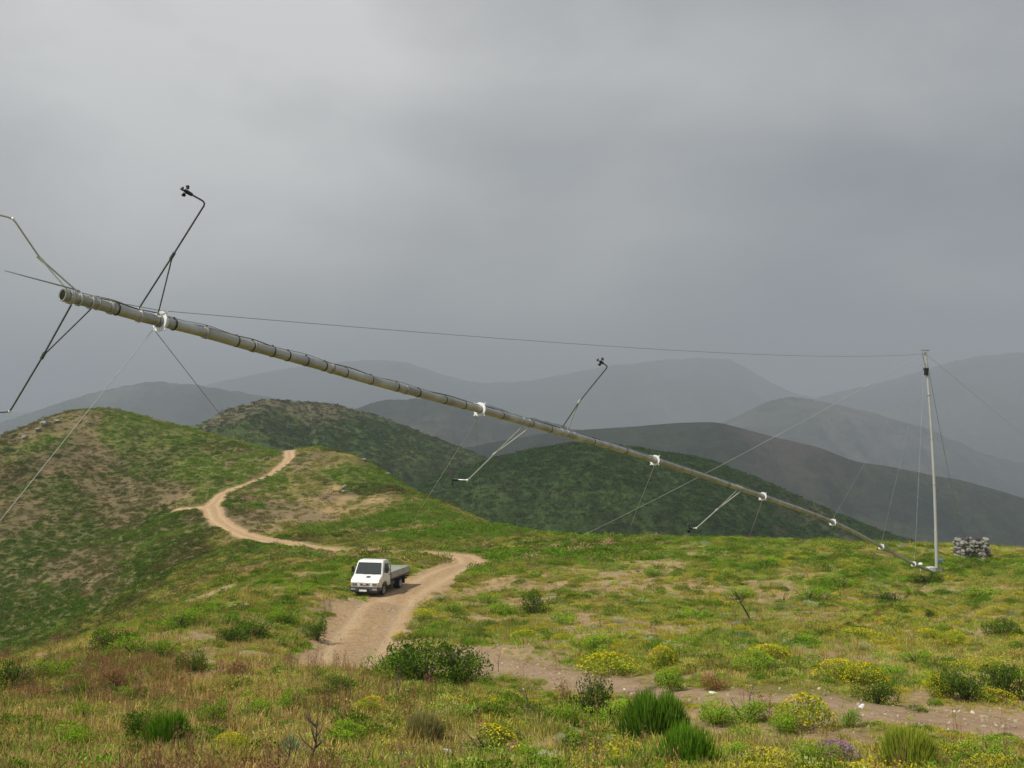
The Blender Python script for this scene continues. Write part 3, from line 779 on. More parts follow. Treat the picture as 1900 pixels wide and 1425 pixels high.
wire(mast_pt(1214) - Vector((0, 0, 0.14)), gpt(1160, 1002, 60, 92), 0.007, m_wire_lt, "guy wire from the guy ring right of the middle one down to the plateau edge", 0.0, group=gy)
wire(mast_pt(1414) - Vector((0, 0, 0.14)), gpt(1386, 1008, 60, 92), 0.008, m_wire_lt, "guy wire from the fourth guy ring from the foot to the plateau edge", 0.0, group=gy)
wire(mast_pt(1545) - Vector((0, 0, 0.14)), gpt(1537, 1012, 60, 90), 0.008, m_wire, "shortest guy wire, under the third guy ring from the foot", 0.0, group=gy)

# small gear round the foot of the mast
def on_ground(px, py, lo=40, hi=90): return hit(px, py, lo, hi)
m_white = mat("white_plastic", (0.82, 0.84, 0.82), 0.35)
m_blue = mat("blue_plastic", (0.10, 0.18, 0.42), 0.5)
p = at(1727, 1057, 59.0); p.z = max(p.z, ground(p.x, p.y))
w = MB(); w.box((0, 0, 0.14), (0.42, 0.3, 0.22)); w.box((0, 0, 0.26), (0.44, 0.32, 0.04)); w.box((0.05, -0.16, 0.2), (0.1, 0.02, 0.04))
o = w.build("winch_box", m_white, bevel=0.01); o.location = p - Vector((0, 0, 0.12)); o.rotation_euler.z = 0.3; tag(o, "white metal box beside the foot of the mast", "box")
p = at(1708, 1047, 60.5)
w = MB(); w.ball((0, 0, 0), 0.13, 14, 9, sc=(1, 1, 0.85)); w.tube([(0, 0, -0.1), (0, 0, -0.9)], 0.02, 8); w.ring((0, 0, 0), (0, 0, 1), 0.12, 0.145, 0.02, 16)
o = w.build("marker_float", m_white); o.location = p; tag(o, "small white ball on a stick beside the lowest guy ring", "marker")
p = hit(1745, 1046, 60, 82)
w = MB(); w.box((0, 0, 0.12), (0.4, 0.26, 0.24)); w.cyl((-0.12, 0, 0.24), (-0.12, 0, 0.3), 0.03); w.tube([(-0.02, 0, 0.24), (0.02, 0, 0.31), (0.13, 0, 0.31), (0.15, 0, 0.24)], 0.015, 6)
o = w.build("jerrycan", m_blue, bevel=0.02); o.location = p + Vector((0, 0, 0.02)); tag(o, "small blue container on bare earth right of the pole foot", "container")

# ------------------------------------------------------------------ flatbed truck
m_wp = mat("white_truck_paint", (0.80, 0.80, 0.77), 0.28, 0.0, noise=0.03, nscale=2.0)
_t = m_wp.node_tree; _b = _t.nodes['Principled BSDF']
_tc = N(_t, 'ShaderNodeTexCoord'); _s = _t.nodes.new('ShaderNodeSeparateXYZ'); L(_t, _tc.outputs['Object'], _s.inputs[0])
_n = N(_t, 'ShaderNodeTexNoise', Scale=5.0, Detail=6.0, Roughness=0.7); L(_t, _tc.outputs['Object'], _n.inputs['Vector'])
_w = math_n(_t, 'SUBTRACT', math_n(_t, 'ADD', math_n(_t, 'MULTIPLY', _n.outputs[0], 1.1), 0.45), _s.outputs[2])
_c0 = _b.inputs['Base Color'].links[0].from_socket
L(_t, mix(_t, ramp(_t, _w, [(0.0, 0.0), (0.45, 0.75)]), _c0, (0.42, 0.33, 0.23)), _b.inputs['Base Color'])
m_glass = mat("dark_window_glass", (0.05, 0.06, 0.06), 0.05, 0.0, spec=0.7, noise=0.0)
m_dk = mat("dark_grey_bumper_plastic", (0.075, 0.07, 0.08), 0.6, noise=0.2)
m_rub = mat("tyre_rubber", (0.022, 0.021, 0.020), 0.85, noise=0.3)
m_alu = mat("grey_aluminium_board", (0.42, 0.43, 0.40), 0.5, 0.35, noise=0.15, nscale=3)
m_deck = mat("pale_deck_board", (0.60, 0.62, 0.56), 0.7, noise=0.15, nscale=3)
m_lamp = mat("headlamp_glass", (0.50, 0.52, 0.52), 0.12, 0.3)
m_amber = mat("amber_lamp", (0.75, 0.42, 0.05), 0.25)
m_red = mat("red_lamp", (0.45, 0.03, 0.02), 0.3)
m_rim = mat("grey_wheel_rim", (0.42, 0.41, 0.39), 0.5, 0.3, noise=0.2)
m_plate = mat("white_number_plate", (0.85, 0.85, 0.85), 0.4)
m_rust = mat("faded_red_brown_grille", (0.42, 0.34, 0.31), 0.5)
tr = empty("flatbed_truck"); tag(tr, "white flatbed truck with a single cab and grey drop sides driving up the dirt track", "truck")
def hw(z): return 0.965 if z < 1.25 else 0.965 - (z - 1.25) * 0.135
prof = [(0.0, 0.60), (-0.02, 0.92), (-0.10, 1.05), (-0.32, 1.18), (-0.60, 1.33), (-0.80, 1.715), (-0.985, 2.07), (-1.07, 2.14), (-1.26, 2.17), (-1.85, 2.17), (-1.98, 2.12), (-2.04, 1.9), (-2.06, 0.55), (-1.46, 0.52)]
ac_ = (-0.98, 0.36)
for k in range(9):
    a = math.radians(25 + k * 130 / 8); prof.append((ac_[0] - 0.49 * math.cos(math.pi - a) * -1 * -1 if False else ac_[0] - 0.49 * math.cos(a), ac_[1] + 0.49 * math.sin(a)))
prof += [(-0.46, 0.50)]
cb = MB(); n = len(prof)
for sgn in (-1, 1):
    for (x, z) in prof: cb.v.append(Vector((x, sgn * (hw(z) - (0.05 if x > -0.06 else 0)), z)))
cb.face(list(range(n))); cb.face(list(range(n, 2 * n))[::-1])
for i in range(n): j = (i + 1) % n; cb.face((i, j, n + j, n + i), 0)
cab = cb.build("cab", m_wp, tr, bevel=0.035)
# windscreen and frame
def quad_panel(name, pts, mt, par, th=0.012):
    q = MB(); P4 = [Vector(p) for p in pts]; nrm_ = (P4[1] - P4[0]).cross(P4[2] - P4[0]).normalized(); c = sum(P4, Vector()) / len(P4)
    k = len(P4)
    for p in P4: q.v.append(p)
    for p in P4: q.v.append(p + nrm_ * th)
    q.face(list(range(k))[::-1]); q.face(list(range(k, 2 * k)))
    for i in range(k): j = (i + 1) % k; q.face((i, j, k + j, k + i))
    return q.build(name, mt, par)
def scr(t, y): # point on the windscreen slope
    a = Vector((-0.60, 0, 1.33)); b = Vector((-0.985, 0, 2.07)); p = a.lerp(b, t) + Vector((0.014, 0, 0.008)); return Vector((p.x, y * (hw(p.z) - 0.085), p.z))
quad_panel("windscreen", [scr(0.03, -1), scr(0.03, 1), scr(0.95, 1), scr(0.95, -1)], m_glass, tr)
for y in (-0.35, 0.3):
    w = MB(); w.tube([scr(0.02, y) + Vector((0.03, 0, 0.02)), scr(0.12, y + 0.5) + Vector((0.04, 0, 0.02))], 0.012, 6); w.build("wiper", m_black, tr)
for s in (-1, 1):
    nm = []
    # door skin, window and handle
    y = lambda z, k=0.0: s * (hw(z) + 0.004 + k)
    pts = [(-1.50, 0.55), (-1.98, 0.58), (-1.98, 1.35), (-1.92, 2.0), (-1.16, 2.04), (-0.84, 1.40), (-0.80, 1.05), (-0.92, 0.92), (-1.25, 0.88), (-1.45, 0.72)]
    pts3 = [(a, y(b), b) for a, b in pts]
    if s > 0: pts3 = pts3[::-1]
    d = quad_panel("door", pts3, m_wp, tr, 0.012)
    wp = [(-1.86, 1.42), (-1.84, 1.94), (-1.20, 1.97), (-0.94, 1.42)]
    wp3 = [(a, y(b, 0.013), b) for a, b in wp]
    if s > 0: wp3 = wp3[::-1]
    quad_panel("side_window", wp3, m_glass, d, 0.006)
    w = MB(); w.box((-1.78, s * (hw(1.2) + 0.03), 1.22), (0.16, 0.03, 0.04)); w.build("door_handle", m_black, d)
    w = MB(); w.tube([(-0.98, s * 0.98, 1.45), (-0.90, s * 1.10, 1.5)], 0.015, 6); w.box((-0.90, s * 1.15, 1.60), (0.08, 0.17, 0.36)); w.build("wing_mirror", m_black, tr, bevel=0.02)
    w = MB(); w.box((0.012, s * 0.66, 0.80), (0.05, 0.30, 0.15)); h = w.build("headlight", m_lamp, tr, bevel=0.015)
    for yy in (-0.06, 0.07): w = MB(); w.cyl((0.03, s * 0.66 + yy, 0.80), (0.045, s * 0.66 + yy, 0.80), 0.05, 12); w.build("lamp_lens", m_dk, h)
    w = MB(); w.box((-0.01, s * 0.87, 0.80), (0.07, 0.09, 0.15)); w.build("indicator", m_amber, tr, bevel=0.01)
    w = MB(); w.ring((-0.98, s * 0.955, 0.36), (0, 1, 0), 0.47, 0.52, 0.05, 28)
    w.v = [Vector((v.x, v.y, max(v.z, 0.45))) for v in w.v]; w.build("wheel_arch", m_dk, tr)
w = MB(); w.box((0.04, 0, 0.50), (0.16, 1.90, 0.26)); w.box((0.02, 0, 0.34), (0.12, 1.7, 0.10)); w.box((-0.25, 0.93, 0.48), (0.45, 0.08, 0.22)); w.box((-0.25, -0.93, 0.48), (0.45, 0.08, 0.22))
bp = w.build("bumper", m_dk, tr, bevel=0.03)
w = MB(); w.box((0.118, 0, 0.44), (0.012, 0.72, 0.17)); w.build("air_intake", m_black, bp)
for y in (-0.72, 0.72): w = MB(); w.box((0.122, y, 0.5), (0.012, 0.30, 0.10)); w.build("fog_lamp_panel", m_rim, bp)
w = MB(); w.box((0.135, -0.05, 0.42), (0.014, 0.50, 0.115)); w.build("number_plate", m_plate, bp)
w = MB(); w.box((0.012, 0, 0.80), (0.03, 0.62, 0.13)); gr = w.build("grille", m_rust, tr, bevel=0.01)
for y in (-0.2, 0.2): w = MB(); w.box((0.03, y, 0.80), (0.012, 0.14, 0.06)); w.build("grille_slot", m_black, gr)
w = MB(); w.box((0.032, 0, 0.80), (0.012, 0.2, 0.03)); w.build("badge", m_plate, gr)
w = MB(); w.box((-0.36, 0.12, 1.205), (0.16, 0.26, 0.02), Matrix.Rotation(R(27), 3, 'Y')); w.build("bonnet_vent", m_black, tr)
w = MB(); w.box((-0.98, 0, 0.36), (0.1, 1.5, 0.1)); w.box((-4.1, 0, 0.38), (0.14, 1.4, 0.14))
for s in (-1, 1): w.box((-3.4, s * 0.42, 0.66), (4.4, 0.08, 0.16))
for x in (-2.4, -3.2, -4.0, -4.8): w.box((x, 0, 0.80), (0.08, 1.8, 0.10))
w.build("chassis", m_black, tr)
w = MB(); w.cyl((-2.3, 0.68, 0.56), (-3.1, 0.68, 0.56), 0.2, 16); w.build("fuel_tank", m_dk, tr)
w = MB(); w.box((-2.7, -0.7, 0.56), (0.7, 0.35, 0.32)); w.build("battery_box", m_dk, tr)
w = MB(); w.box((-3.85, 0, 0.90), (3.5, 1.98, 0.05)); w.build("deck", m_deck, tr)
for s in (-1, 1):
    sb = empty("side_board", (-3.85, s * 1.0, 0)); sb.parent = tr
    for k in range(3): w = MB(); w.box((0, 0, 1.0 + k * 0.135), (3.46, 0.03, 0.128)); w.build("board", m_alu, sb)
    for x in (-1.7, -0.55, 0.55, 1.7): w = MB(); w.box((x, s * 0.022, 1.12), (0.06, 0.02, 0.42)); w.build("post", m_galv_old, sb)
    w = MB(); w.box((-3.85, s * 1.0, 0.89), (3.5, 0.05, 0.09)); w.build("deck_rail", m_dk, tr)
tb = empty("tail_board", (-5.59, 0, 0)); tb.parent = tr
for k in range(3): w = MB(); w.box((0, 0, 1.0 + k * 0.135), (0.03, 1.96, 0.128)); w.build("board", m_alu, tb)
hb = empty("head_board", (-2.12, 0, 0)); hb.parent = tr
for k in range(4): w = MB(); w.box((0, 0, 1.0 + k * 0.135), (0.03, 1.96, 0.128)); w.build("board", m_alu, hb)
for s in (-1, 1): w = MB(); w.box((0, s * 0.92, 1.45), (0.05, 0.05, 1.1)); w.build("post", m_galv_old, hb)
w = MB(); w.box((0, 0, 1.98), (0.05, 1.84, 0.05)); w.build("rail", m_galv_old, hb)
w = MB(); w.box((-5.5, 0, 0.52), (0.08, 1.7, 0.10)); w.build("rear_bar", m_black, tr)
for s in (-1, 1):
    w = MB(); w.box((-5.56, s * 0.8, 0.66), (0.05, 0.34, 0.13)); w.build("tail_light", m_red, tr)
    w = MB(); w.box((-4.72, s * 0.78, 0.52), (0.02, 0.42, 0.5)); w.build("mud_flap", m_black, tr)
def wheel(x, y, s, wd=0.2):
    w = MB(); r = 0.345
    pr = [(r * 0.62, -wd / 2), (r * 0.9, -wd / 2), (r * 0.985, -wd * 0.36), (r, -wd * 0.2), (r, wd * 0.2), (r * 0.985, wd * 0.36), (r * 0.9, wd / 2), (r * 0.62, wd / 2)]
    seg = 32; k = len(pr)
    for i in range(seg):
        a = 2 * math.pi * i / seg
        for rr, yy in pr: w.v.append(Vector((math.cos(a) * rr, yy, math.sin(a) * rr)))
    for i in range(seg):
        for j in range(k): w.face((i * k + j, i * k + (j + 1) % k, ((i + 1) % seg) * k + (j + 1) % k, ((i + 1) % seg) * k + j), 0, True)
    o = w.build("wheel", m_rub, tr); o.location = (x, y, r)
    w = MB(); w.ring((0, s * wd * 0.28, 0), (0, 1, 0), r * 0.5, r * 0.64, wd * 0.5, 28); w.cyl((0, s * wd * 0.16, 0), (0, s * wd * 0.24, 0), r * 0.56, 24); w.cyl((0, s * wd * 0.2, 0), (0, s * wd * 0.52, 0), r * 0.2, 14)
    for i in range(6):
        a = i * math.pi / 3; w.ball((math.cos(a) * r * 0.33, s * wd * 0.27, math.sin(a) * r * 0.33), 0.02, 6, 4)
    w.build("rim", m_rim, o)
for s in (-1, 1):
    wheel(-0.98, s * 0.83, s); wheel(-4.15, s * 0.80, s); wheel(-4.15, s * 0.57, s)
TP = at(676, 1107, 54.3)
fw = Vector((-0.235, -0.972, 0)); ang = math.atan2(fw.y, fw.x)
def flatg(x, y): return ground(x, y)
zf = [flatg(*(Vector((TP.x, TP.y)) - fw.xy * k)) for k in (0.98, 4.15)]
lf = Vector((-fw.y, fw.x, 0))
zr = [np.mean([flatg(*((Vector((TP.x, TP.y)) - fw.xy * k) + lf.xy * s * 0.8)) for k in (0.98, 4.15)]) for s in (-1, 1)]
xa = Vector((fw.x, fw.y, (zf[0] - zf[1]) / 3.17)).normalized(); ya = Vector((lf.x, lf.y, (zr[1] - zr[0]) / 1.6)).normalized(); za = xa.cross(ya).normalized(); ya = za.cross(xa)
tr.matrix_world = Matrix.Translation(Vector((TP.x, TP.y, zf[0] + (zf[0] - zf[1]) / 3.17 * 0.98 * 0.87))) @ Matrix((xa, ya, za)).transposed().to_4x4() @ Matrix.Scale(0.86, 4)

# ------------------------------------------------------------------ ruined dry stone hut
m_st = [mat("grey_field_stone", (0.22, 0.215, 0.18), 0.9, noise=0.35, nscale=4, bump=0.6), mat("pale_field_stone", (0.27, 0.26, 0.21), 0.9, noise=0.3, nscale=4, bump=0.6), mat("purple_brown_stone", (0.10, 0.075, 0.08), 0.9, noise=0.35, nscale=4, bump=0.6)]
def stone_mesh(seed, mt, name="stone", jit=0.2, su=7, sv=4):
    r_ = random.Random(seed); s = MB(); s.ball((0, 0, 0), 0.5, su, sv, jit=jit, rnd=r_, sc=(1, 0.9, 0.85), smooth=False); return s.mesh(name, mt)
st_me = [stone_mesh(i, m_st[(0, 0, 1, 0, 2, 0, 1, 0)[i]]) for i in range(8)]
sp_ = hit(1811, 1038, 50, 90); sz = ground(sp_.x, sp_.y)
hut = empty("stone_ruin", (sp_.x, sp_.y, sz)); tag(hut, "ruined shelter of heaped grey stones on the plateau edge right of the pole", "stone ruin")
hut.scale = (0.84, 0.88, 1.12); rs = random.Random(3)
def put_stone(x, y, z, sx, sy, sz_, mi=None):
    me = st_me[rs.randrange(8) if mi is None else mi]; o = link("stone", me, hut); o.location = (x, y, z); o.scale = (sx, sy, sz_); o.rotation_euler = (rs.uniform(-.25, .25), rs.uniform(-.25, .25), rs.uniform(0, 6.28))
tops = {0: 5, 1: 6, 2: 6, 3: 5, 4: 6, 5: 5, 6: 5, 7: 3}
for c in range(8):
    for row in range(tops[c]):
        if c in (3, 4) and row in (0, 1, 2, 3) : continue
        put_stone(-1.0 + c * 0.27 + rs.uniform(-.08, .08) + 0.07 * (row % 2), rs.uniform(-.12, .12), 0.10 + row * 0.215 + rs.uniform(-.04, .04), rs.uniform(.24, .44), rs.uniform(.3, .5), rs.uniform(.26, .40), (2 if c < 1 and row > 1 else None))
for c in range(7):
    for row in range(4 - (c > 4)):
        put_stone(-0.95 + c * 0.33, 1.35 + rs.uniform(-.08, .08), 0.12 + row * 0.25, .42, .45, .32)
for y in (0.45, 0.9):
    for row in range(5):
        for x in (-1.1, 1.15): put_stone(x + rs.uniform(-.05, .05), y, 0.12 + row * 0.24, .42, .45, .31)
for row in range(4): put_stone(-0.05 + rs.uniform(-.1, .1), 0.55, 0.12 + row * 0.25, .55, .4, .32, 2)
for k in range(9): put_stone(rs.uniform(-1.5, 1.6), rs.uniform(-.9, -.25), 0.06, rs.uniform(.2, .4), .3, .2)

# loose rocks that show white
m_wr = mat("white_quartz", (0.72, 0.70, 0.66), 0.8, noise=0.12, nscale=5)
wr = [stone_mesh(40 + i, m_wr, "white_rock") for i in range(3)] ; br = [stone_mesh(60 + i, m_st[1], "boulder") for i in range(3)]
for i, (px, py, lo, hi, size, lab, big) in enumerate([
    (1323,1289,12,30,.13,"white stone lying on the bare path below the red-brown bush",0),
    (1095,1402,9,20,.10,"cream stone on bare earth at the bottom, left of the front broom bush",0),
    (1603,1295,12,30,.11,"white stone beside the dark bush standing in the bare path",0),
    (1599,1313,12,30,.12,"white stone at the lower foot of the dark bush on the bare path",0),
    (1618,1268,12,34,.10,"small white stone just above the dark bush on the bare path",0),
    (829,1399,9,20,.14,"pale stone at the bottom left of the brightest yellow bush",0),
    (1400,1156,22,50,.20,"white stone at the foot of the leaning burnt stick",0),
    (1459,1117,30,60,.24,"white stone beside a small dark stump on the right plateau",0),
    (1538,1272,12,30,.09,"small white stone at the left end of the yellow bank above the bare path",0),
    (275,1412,9,20,.12,"pale stone at the lower left under the rounded broom bush",0),
    (292,1408,9,20,.08,"smaller pale stone right beside the pale stone at the lower left",0),
    (676,856,150,190,1.1,"pale boulder on the skyline of the green spur",1),
    (718,882,140,180,1.0,"pale boulder a little lower on the green spur skyline",1),
    (640,905,120,170,.9,"pale rock in the dry grass above the inside of the track bend",1),
    (638,914,120,170,.7,"smaller pale rock just below the rock inside the track bend",1),
    (85,790,150,200,1.9,"large pale rock on the left shoulder of the green hill",1),
    (70,800,150,200,1.3,"pale rock left of the large one on the green hill shoulder",1),
    (108,784,150,200,1.1,"pale rock right of the large one on the green hill shoulder",1),
    (46,813,150,200,1.2,"flat pale rock furthest left on the green hill shoulder",1)]):
    p = hit(px, py, lo, hi); o = link("boulder" if big else "rock", (br if big else wr)[i % 3]); o.location = p + Vector((0, 0, size * 0.18)); o.scale = (size * 1.25, size, size * 0.7)
    o.rotation_euler = (0.1 * (i % 3), 0.2, i * 1.3); tag(o, lab, "rock")
# ------------------------------------------------------------------ plants
def leaf_mat(name, source, flower=None, trans=0.25, contrast=(0.55, 1.45)):
    """source: 'inst' = tint of the scatter point, 'obj' = object colour, or a colour"""
    m = bpy.data.materials.new(name); m.use_nodes = True; t = m.node_tree; t.nodes.clear()
    if source == 'inst': col = N(t, 'ShaderNodeAttribute', attribute_type='INSTANCER', attribute_name='tint').outputs['Color']
    elif source == 'obj': col = N(t, 'ShaderNodeObjectInfo').outputs['Color']
    else:
        c = N(t, 'ShaderNodeRGB'); c.outputs[0].default_value = (*source, 1); col = c.outputs[0]
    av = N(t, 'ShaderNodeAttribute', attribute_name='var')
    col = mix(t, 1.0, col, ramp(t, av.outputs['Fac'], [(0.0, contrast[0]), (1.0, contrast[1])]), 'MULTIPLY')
    if flower:
        af = N(t, 'ShaderNodeAttribute', attribute_name='flower')
        col = mix(t, af.outputs['Fac'], col, flower)
    d = N(t, 'ShaderNodeBsdfDiffuse', Roughness=0.5); L(t, col, d.inputs[0])
    tr_ = N(t, 'ShaderNodeBsdfTranslucent'); L(t, mix(t, 1.0, col, (1.25, 1.2, 0.6), 'MULTIPLY'), tr_.inputs[0])
    mx_ = N(t, 'ShaderNodeMixShader', Fac=trans); L(t, d.outputs[0], mx_.inputs[1]); L(t, tr_.outputs[0], mx_.inputs[2])
    o = N(t, 'ShaderNodeOutputMaterial'); L(t, mx_.outputs[0], o.inputs[0]); return m
class Leaves:
    def __init__(s, seed): s.v = []; s.f = []; s.var = []; s.fl = []; s.r = random.Random(seed)
    def quad(s, c, d, w, l, wd, var=None, fl=0.0):
        """leaf from c along unit d, side w"""
        n = len(s.v); a = c; b = c + d * l
        s.v += [a + w * wd * 0.35, c + d * l * 0.5 + w * wd, b, c + d * l * 0.5 - w * wd]
        s.f.append((n, n + 1, n + 2, n + 3)); vv = s.r.random() if var is None else var
        s.var += [vv] * 4; s.fl += [fl] * 4
    def blade(s, c, d, bend, l, wd, var=None, fl=0.0):
        n = len(s.v); w = d.cross(Vector((0, 0, 1)) + Vector((s.r.uniform(-.6, .6), s.r.uniform(-.6, .6), 0))); w = w.normalized() if w.length > 1e-3 else Vector((1, 0, 0))
        m = c + d * l * 0.55; e = m + (d + bend).normalized() * l * 0.45
        s.v += [c - w * wd, c + w * wd, m + w * wd * 0.8, m - w * wd * 0.8, e]
        s.f += [(n, n + 1, n + 2, n + 3), (n + 3, n + 2, n + 4)]; vv = s.r.random() if var is None else var
        s.var += [vv] * 5; s.fl += [fl] * 5
    def mesh(s, name, mt):
        me = bpy.data.meshes.new(name); me.from_pydata([tuple(v) for v in s.v], [], s.f)
        a = me.attributes.new('var', 'FLOAT', 'POINT'); a.data.foreach_set('value', s.var)
        a = me.attributes.new('flower', 'FLOAT', 'POINT'); a.data.foreach_set('value', s.fl)
        me.materials.append(mt); me.update(); return me
def rdir(r, up=0.0):
    while True:
        v = Vector((r.uniform(-1, 1), r.uniform(-1, 1), r.uniform(-1, 1)))
        if 0.05 < v.length < 1: break
    v.normalize(); v.z += up; return v.normalized()
def tuft(seed, n, h, spread, wd, mt, name, lean=0.35):
    s = Leaves(seed); r = s.r
    for i in range(n):
        a = r.uniform(0, 6.283); q = spread * math.sqrt(r.random()); c = Vector((math.cos(a) * q, math.sin(a) * q, -0.03))
        d = Vector((math.cos(a) * q / spread * lean + r.uniform(-.2, .2), math.sin(a) * q / spread * lean + r.uniform(-.2, .2), 1)).normalized()
        s.blade(c, d, Vector((r.uniform(-.5, .5), r.uniform(-.5, .5), -0.15)), h * r.uniform(0.5, 1.15), wd)
    return s.mesh(name, mt)
def dome(seed, n, mt, name, leaf=0.09, flower=0.0, lobes=5, height=0.62, inner=0.25):
    """cushion plant, half width 1"""
    s = Leaves(seed); r = s.r
    lb = [(Vector((0, 0, 0)), 0.8)] + [(Vector((math.cos(a) * q, math.sin(a) * q, 0)), r.uniform(.38, .6)) for a, q in ((r.uniform(0, 6.28), r.uniform(.3, .62)) for _ in range(lobes))]
    for i in range(n):
        c0, rad = lb[r.randrange(len(lb))]; d = rdir(r, 0.25); d.z = abs(d.z)
        k = 1 - inner * r.random() ** 2; p = c0 + Vector((d.x * rad * k, d.y * rad * k, d.z * rad * k * height / 0.8 * 1.0))
        if flower and r.random() < flower and d.z > 0.25:
            o = rdir(r, 1.2); w = o.orthogonal().normalized(); s.quad(p + d * 0.03, o.cross(w), w, leaf * 0.7, leaf * 0.45, fl=1.0, var=r.random())
        else:
            o = (d + rdir(r) * 0.8).normalized(); w = o.cross(rdir(r)); w = w.normalized() if w.length > .05 else o.orthogonal()
            s.quad(p, o, w, leaf * r.uniform(.7, 1.5), leaf * 0.32)
    return s.mesh(name, mt)
mi_dry = leaf_mat("dry_grass_blade", 'inst', trans=0.3)
mi_leaf = leaf_mat("scrub_leaf", 'inst', trans=0.25)
mi_flow = leaf_mat("flowering_scrub_leaf", 'inst', flower=(0.60, 0.52, 0.03), trans=0.2)
src = {
 'dry': [tuft(i, 40, 0.24, 0.17, 0.0065, mi_dry, "tuft") for i in range(3)],
 'green': [tuft(10 + i, 40, 0.13, 0.17, 0.008, mi_dry, "tuft", 0.7) for i in range(3)],
 'cush': [dome(20 + i, 800, mi_leaf, "cushion", 0.085) for i in range(3)],
 'spike': [tuft(30 + i, 70, 1.05, 0.55, 0.030, mi_leaf, "spiky", 0.75) for i in range(2)],
 'flow': [dome(40 + i, 800, mi_flow, "flower_cushion", 0.085, flower=0.36) for i in range(2)],
 'far': [dome(50 + i, 150, mi_leaf, "far_bush", 0.17, lobes=5) for i in range(3)],
 'hill': [dome(60 + i, 34, mi_leaf, "hill_bush", 0.42, lobes=3) for i in range(2)],
}
def stalk(seed):
    s = Leaves(seed); r = s.r
    for i in range(9):
        a = r.uniform(0, 6.28); q = r.uniform(0, .22); c = Vector((math.cos(a) * q, math.sin(a) * q, 0)); d = Vector((r.uniform(-.16, .16), r.uniform(-.16, .16), 1)).normalized()
        h = r.uniform(.4, .85); s.blade(c, d, Vector((r.uniform(-.15, .15), r.uniform(-.15, .15), 0)), h, 0.006, var=r.uniform(0, .6))
        for k in range(7):
            p = c + d * h * r.uniform(.5, .98); o = rdir(r, 1.0); s.quad(p, o, o.orthogonal().normalized(), r.uniform(.04, .09), 0.008, var=r.random())
    return s.mesh("stalk", mi_dry)
src['stalk'] = [stalk(70 + i) for i in range(3)]
m_peb = bpy.data.materials.new("pebble_stone"); m_peb.use_nodes = True
_t = m_peb.node_tree; _b = _t.nodes['Principled BSDF']; _a = N(_t, 'ShaderNodeAttribute', attribute_type='INSTANCER', attribute_name='tint'); L(_t, _a.outputs['Color'], _b.inputs['Base Color']); _b.inputs['Roughness'].default_value = 0.9
src['peb'] = [stone_mesh(80 + i, m_peb, "pebble", 0.2, 6, 4) for i in range(3)]

def scatter(name, key, P3, rot, scl, tint):
    if not len(P3): return
    me = bpy.data.meshes.new(name); n = len(P3)
    me.vertices.add(n); me.vertices.foreach_set('co', np.asarray(P3, np.float32).ravel())
    a = me.attributes.new('rot', 'FLOAT_VECTOR', 'POINT'); a.data.foreach_set('vector', np.asarray(rot, np.float32).ravel())
    a = me.attributes.new('scl', 'FLOAT_VECTOR', 'POINT'); a.data.foreach_set('vector', np.asarray(scl, np.float32).ravel())
    a = me.attributes.new('tint', 'FLOAT_COLOR', 'POINT'); a.data.foreach_set('color', np.concatenate([tint, np.ones((n, 1))], 1).astype(np.float32).ravel())
    a = me.attributes.new('pick', 'INT', 'POINT'); a.data.foreach_set('value', (np.arange(n) % len(src[key])).astype(np.int32))
    col = bpy.data.collections.new(name + "_source")
    for s_ in src[key]:
        col.objects.link(bpy.data.objects.new(name + "_piece", s_))
    ng = bpy.data.node_groups.new(name, 'GeometryNodeTree')
    ng.interface.new_socket('Geometry', in_out='INPUT', socket_type='NodeSocketGeometry'); ng.interface.new_socket('Geometry', in_out='OUTPUT', socket_type='NodeSocketGeometry')
    gi = ng.nodes.new('NodeGroupInput'); go = ng.nodes.new('NodeGroupOutput')
    ci = ng.nodes.new('GeometryNodeCollectionInfo'); ci.inputs['Collection'].default_value = col; ci.inputs['Separate Children'].default_value = True; ci.inputs['Reset Children'].default_value = True
    ip = ng.nodes.new('GeometryNodeInstanceOnPoints'); ip.inputs['Pick Instance'].default_value = True
    def na(nm, ty):
        x = ng.nodes.new('GeometryNodeInputNamedAttribute'); x.data_type = ty; x.inputs['Name'].default_value = nm; return x.outputs['Attribute']
    mtp = ng.nodes.new('GeometryNodeMeshToPoints')
    ng.links.new(gi.outputs[0], mtp.inputs['Mesh']); ng.links.new(mtp.outputs[0], ip.inputs['Points'])
    ng.links.new(ci.outputs[0], ip.inputs['Instance']); ng.links.new(na('pick', 'INT'), ip.inputs['Instance Index'])
    er = ng.nodes.new('FunctionNodeEulerToRotation'); ng.links.new(na('rot', 'FLOAT_VECTOR'), er.inputs[0]); ng.links.new(er.outputs[0], ip.inputs['Rotation'])
    ng.links.new(na('scl', 'FLOAT_VECTOR'), ip.inputs['Scale']); ng.links.new(ip.outputs[0], go.inputs[0])
    o = link(name, me); md = o.modifiers.new("scatter", 'NODES'); md.node_group = ng
    return tag(o, kind='stuff')

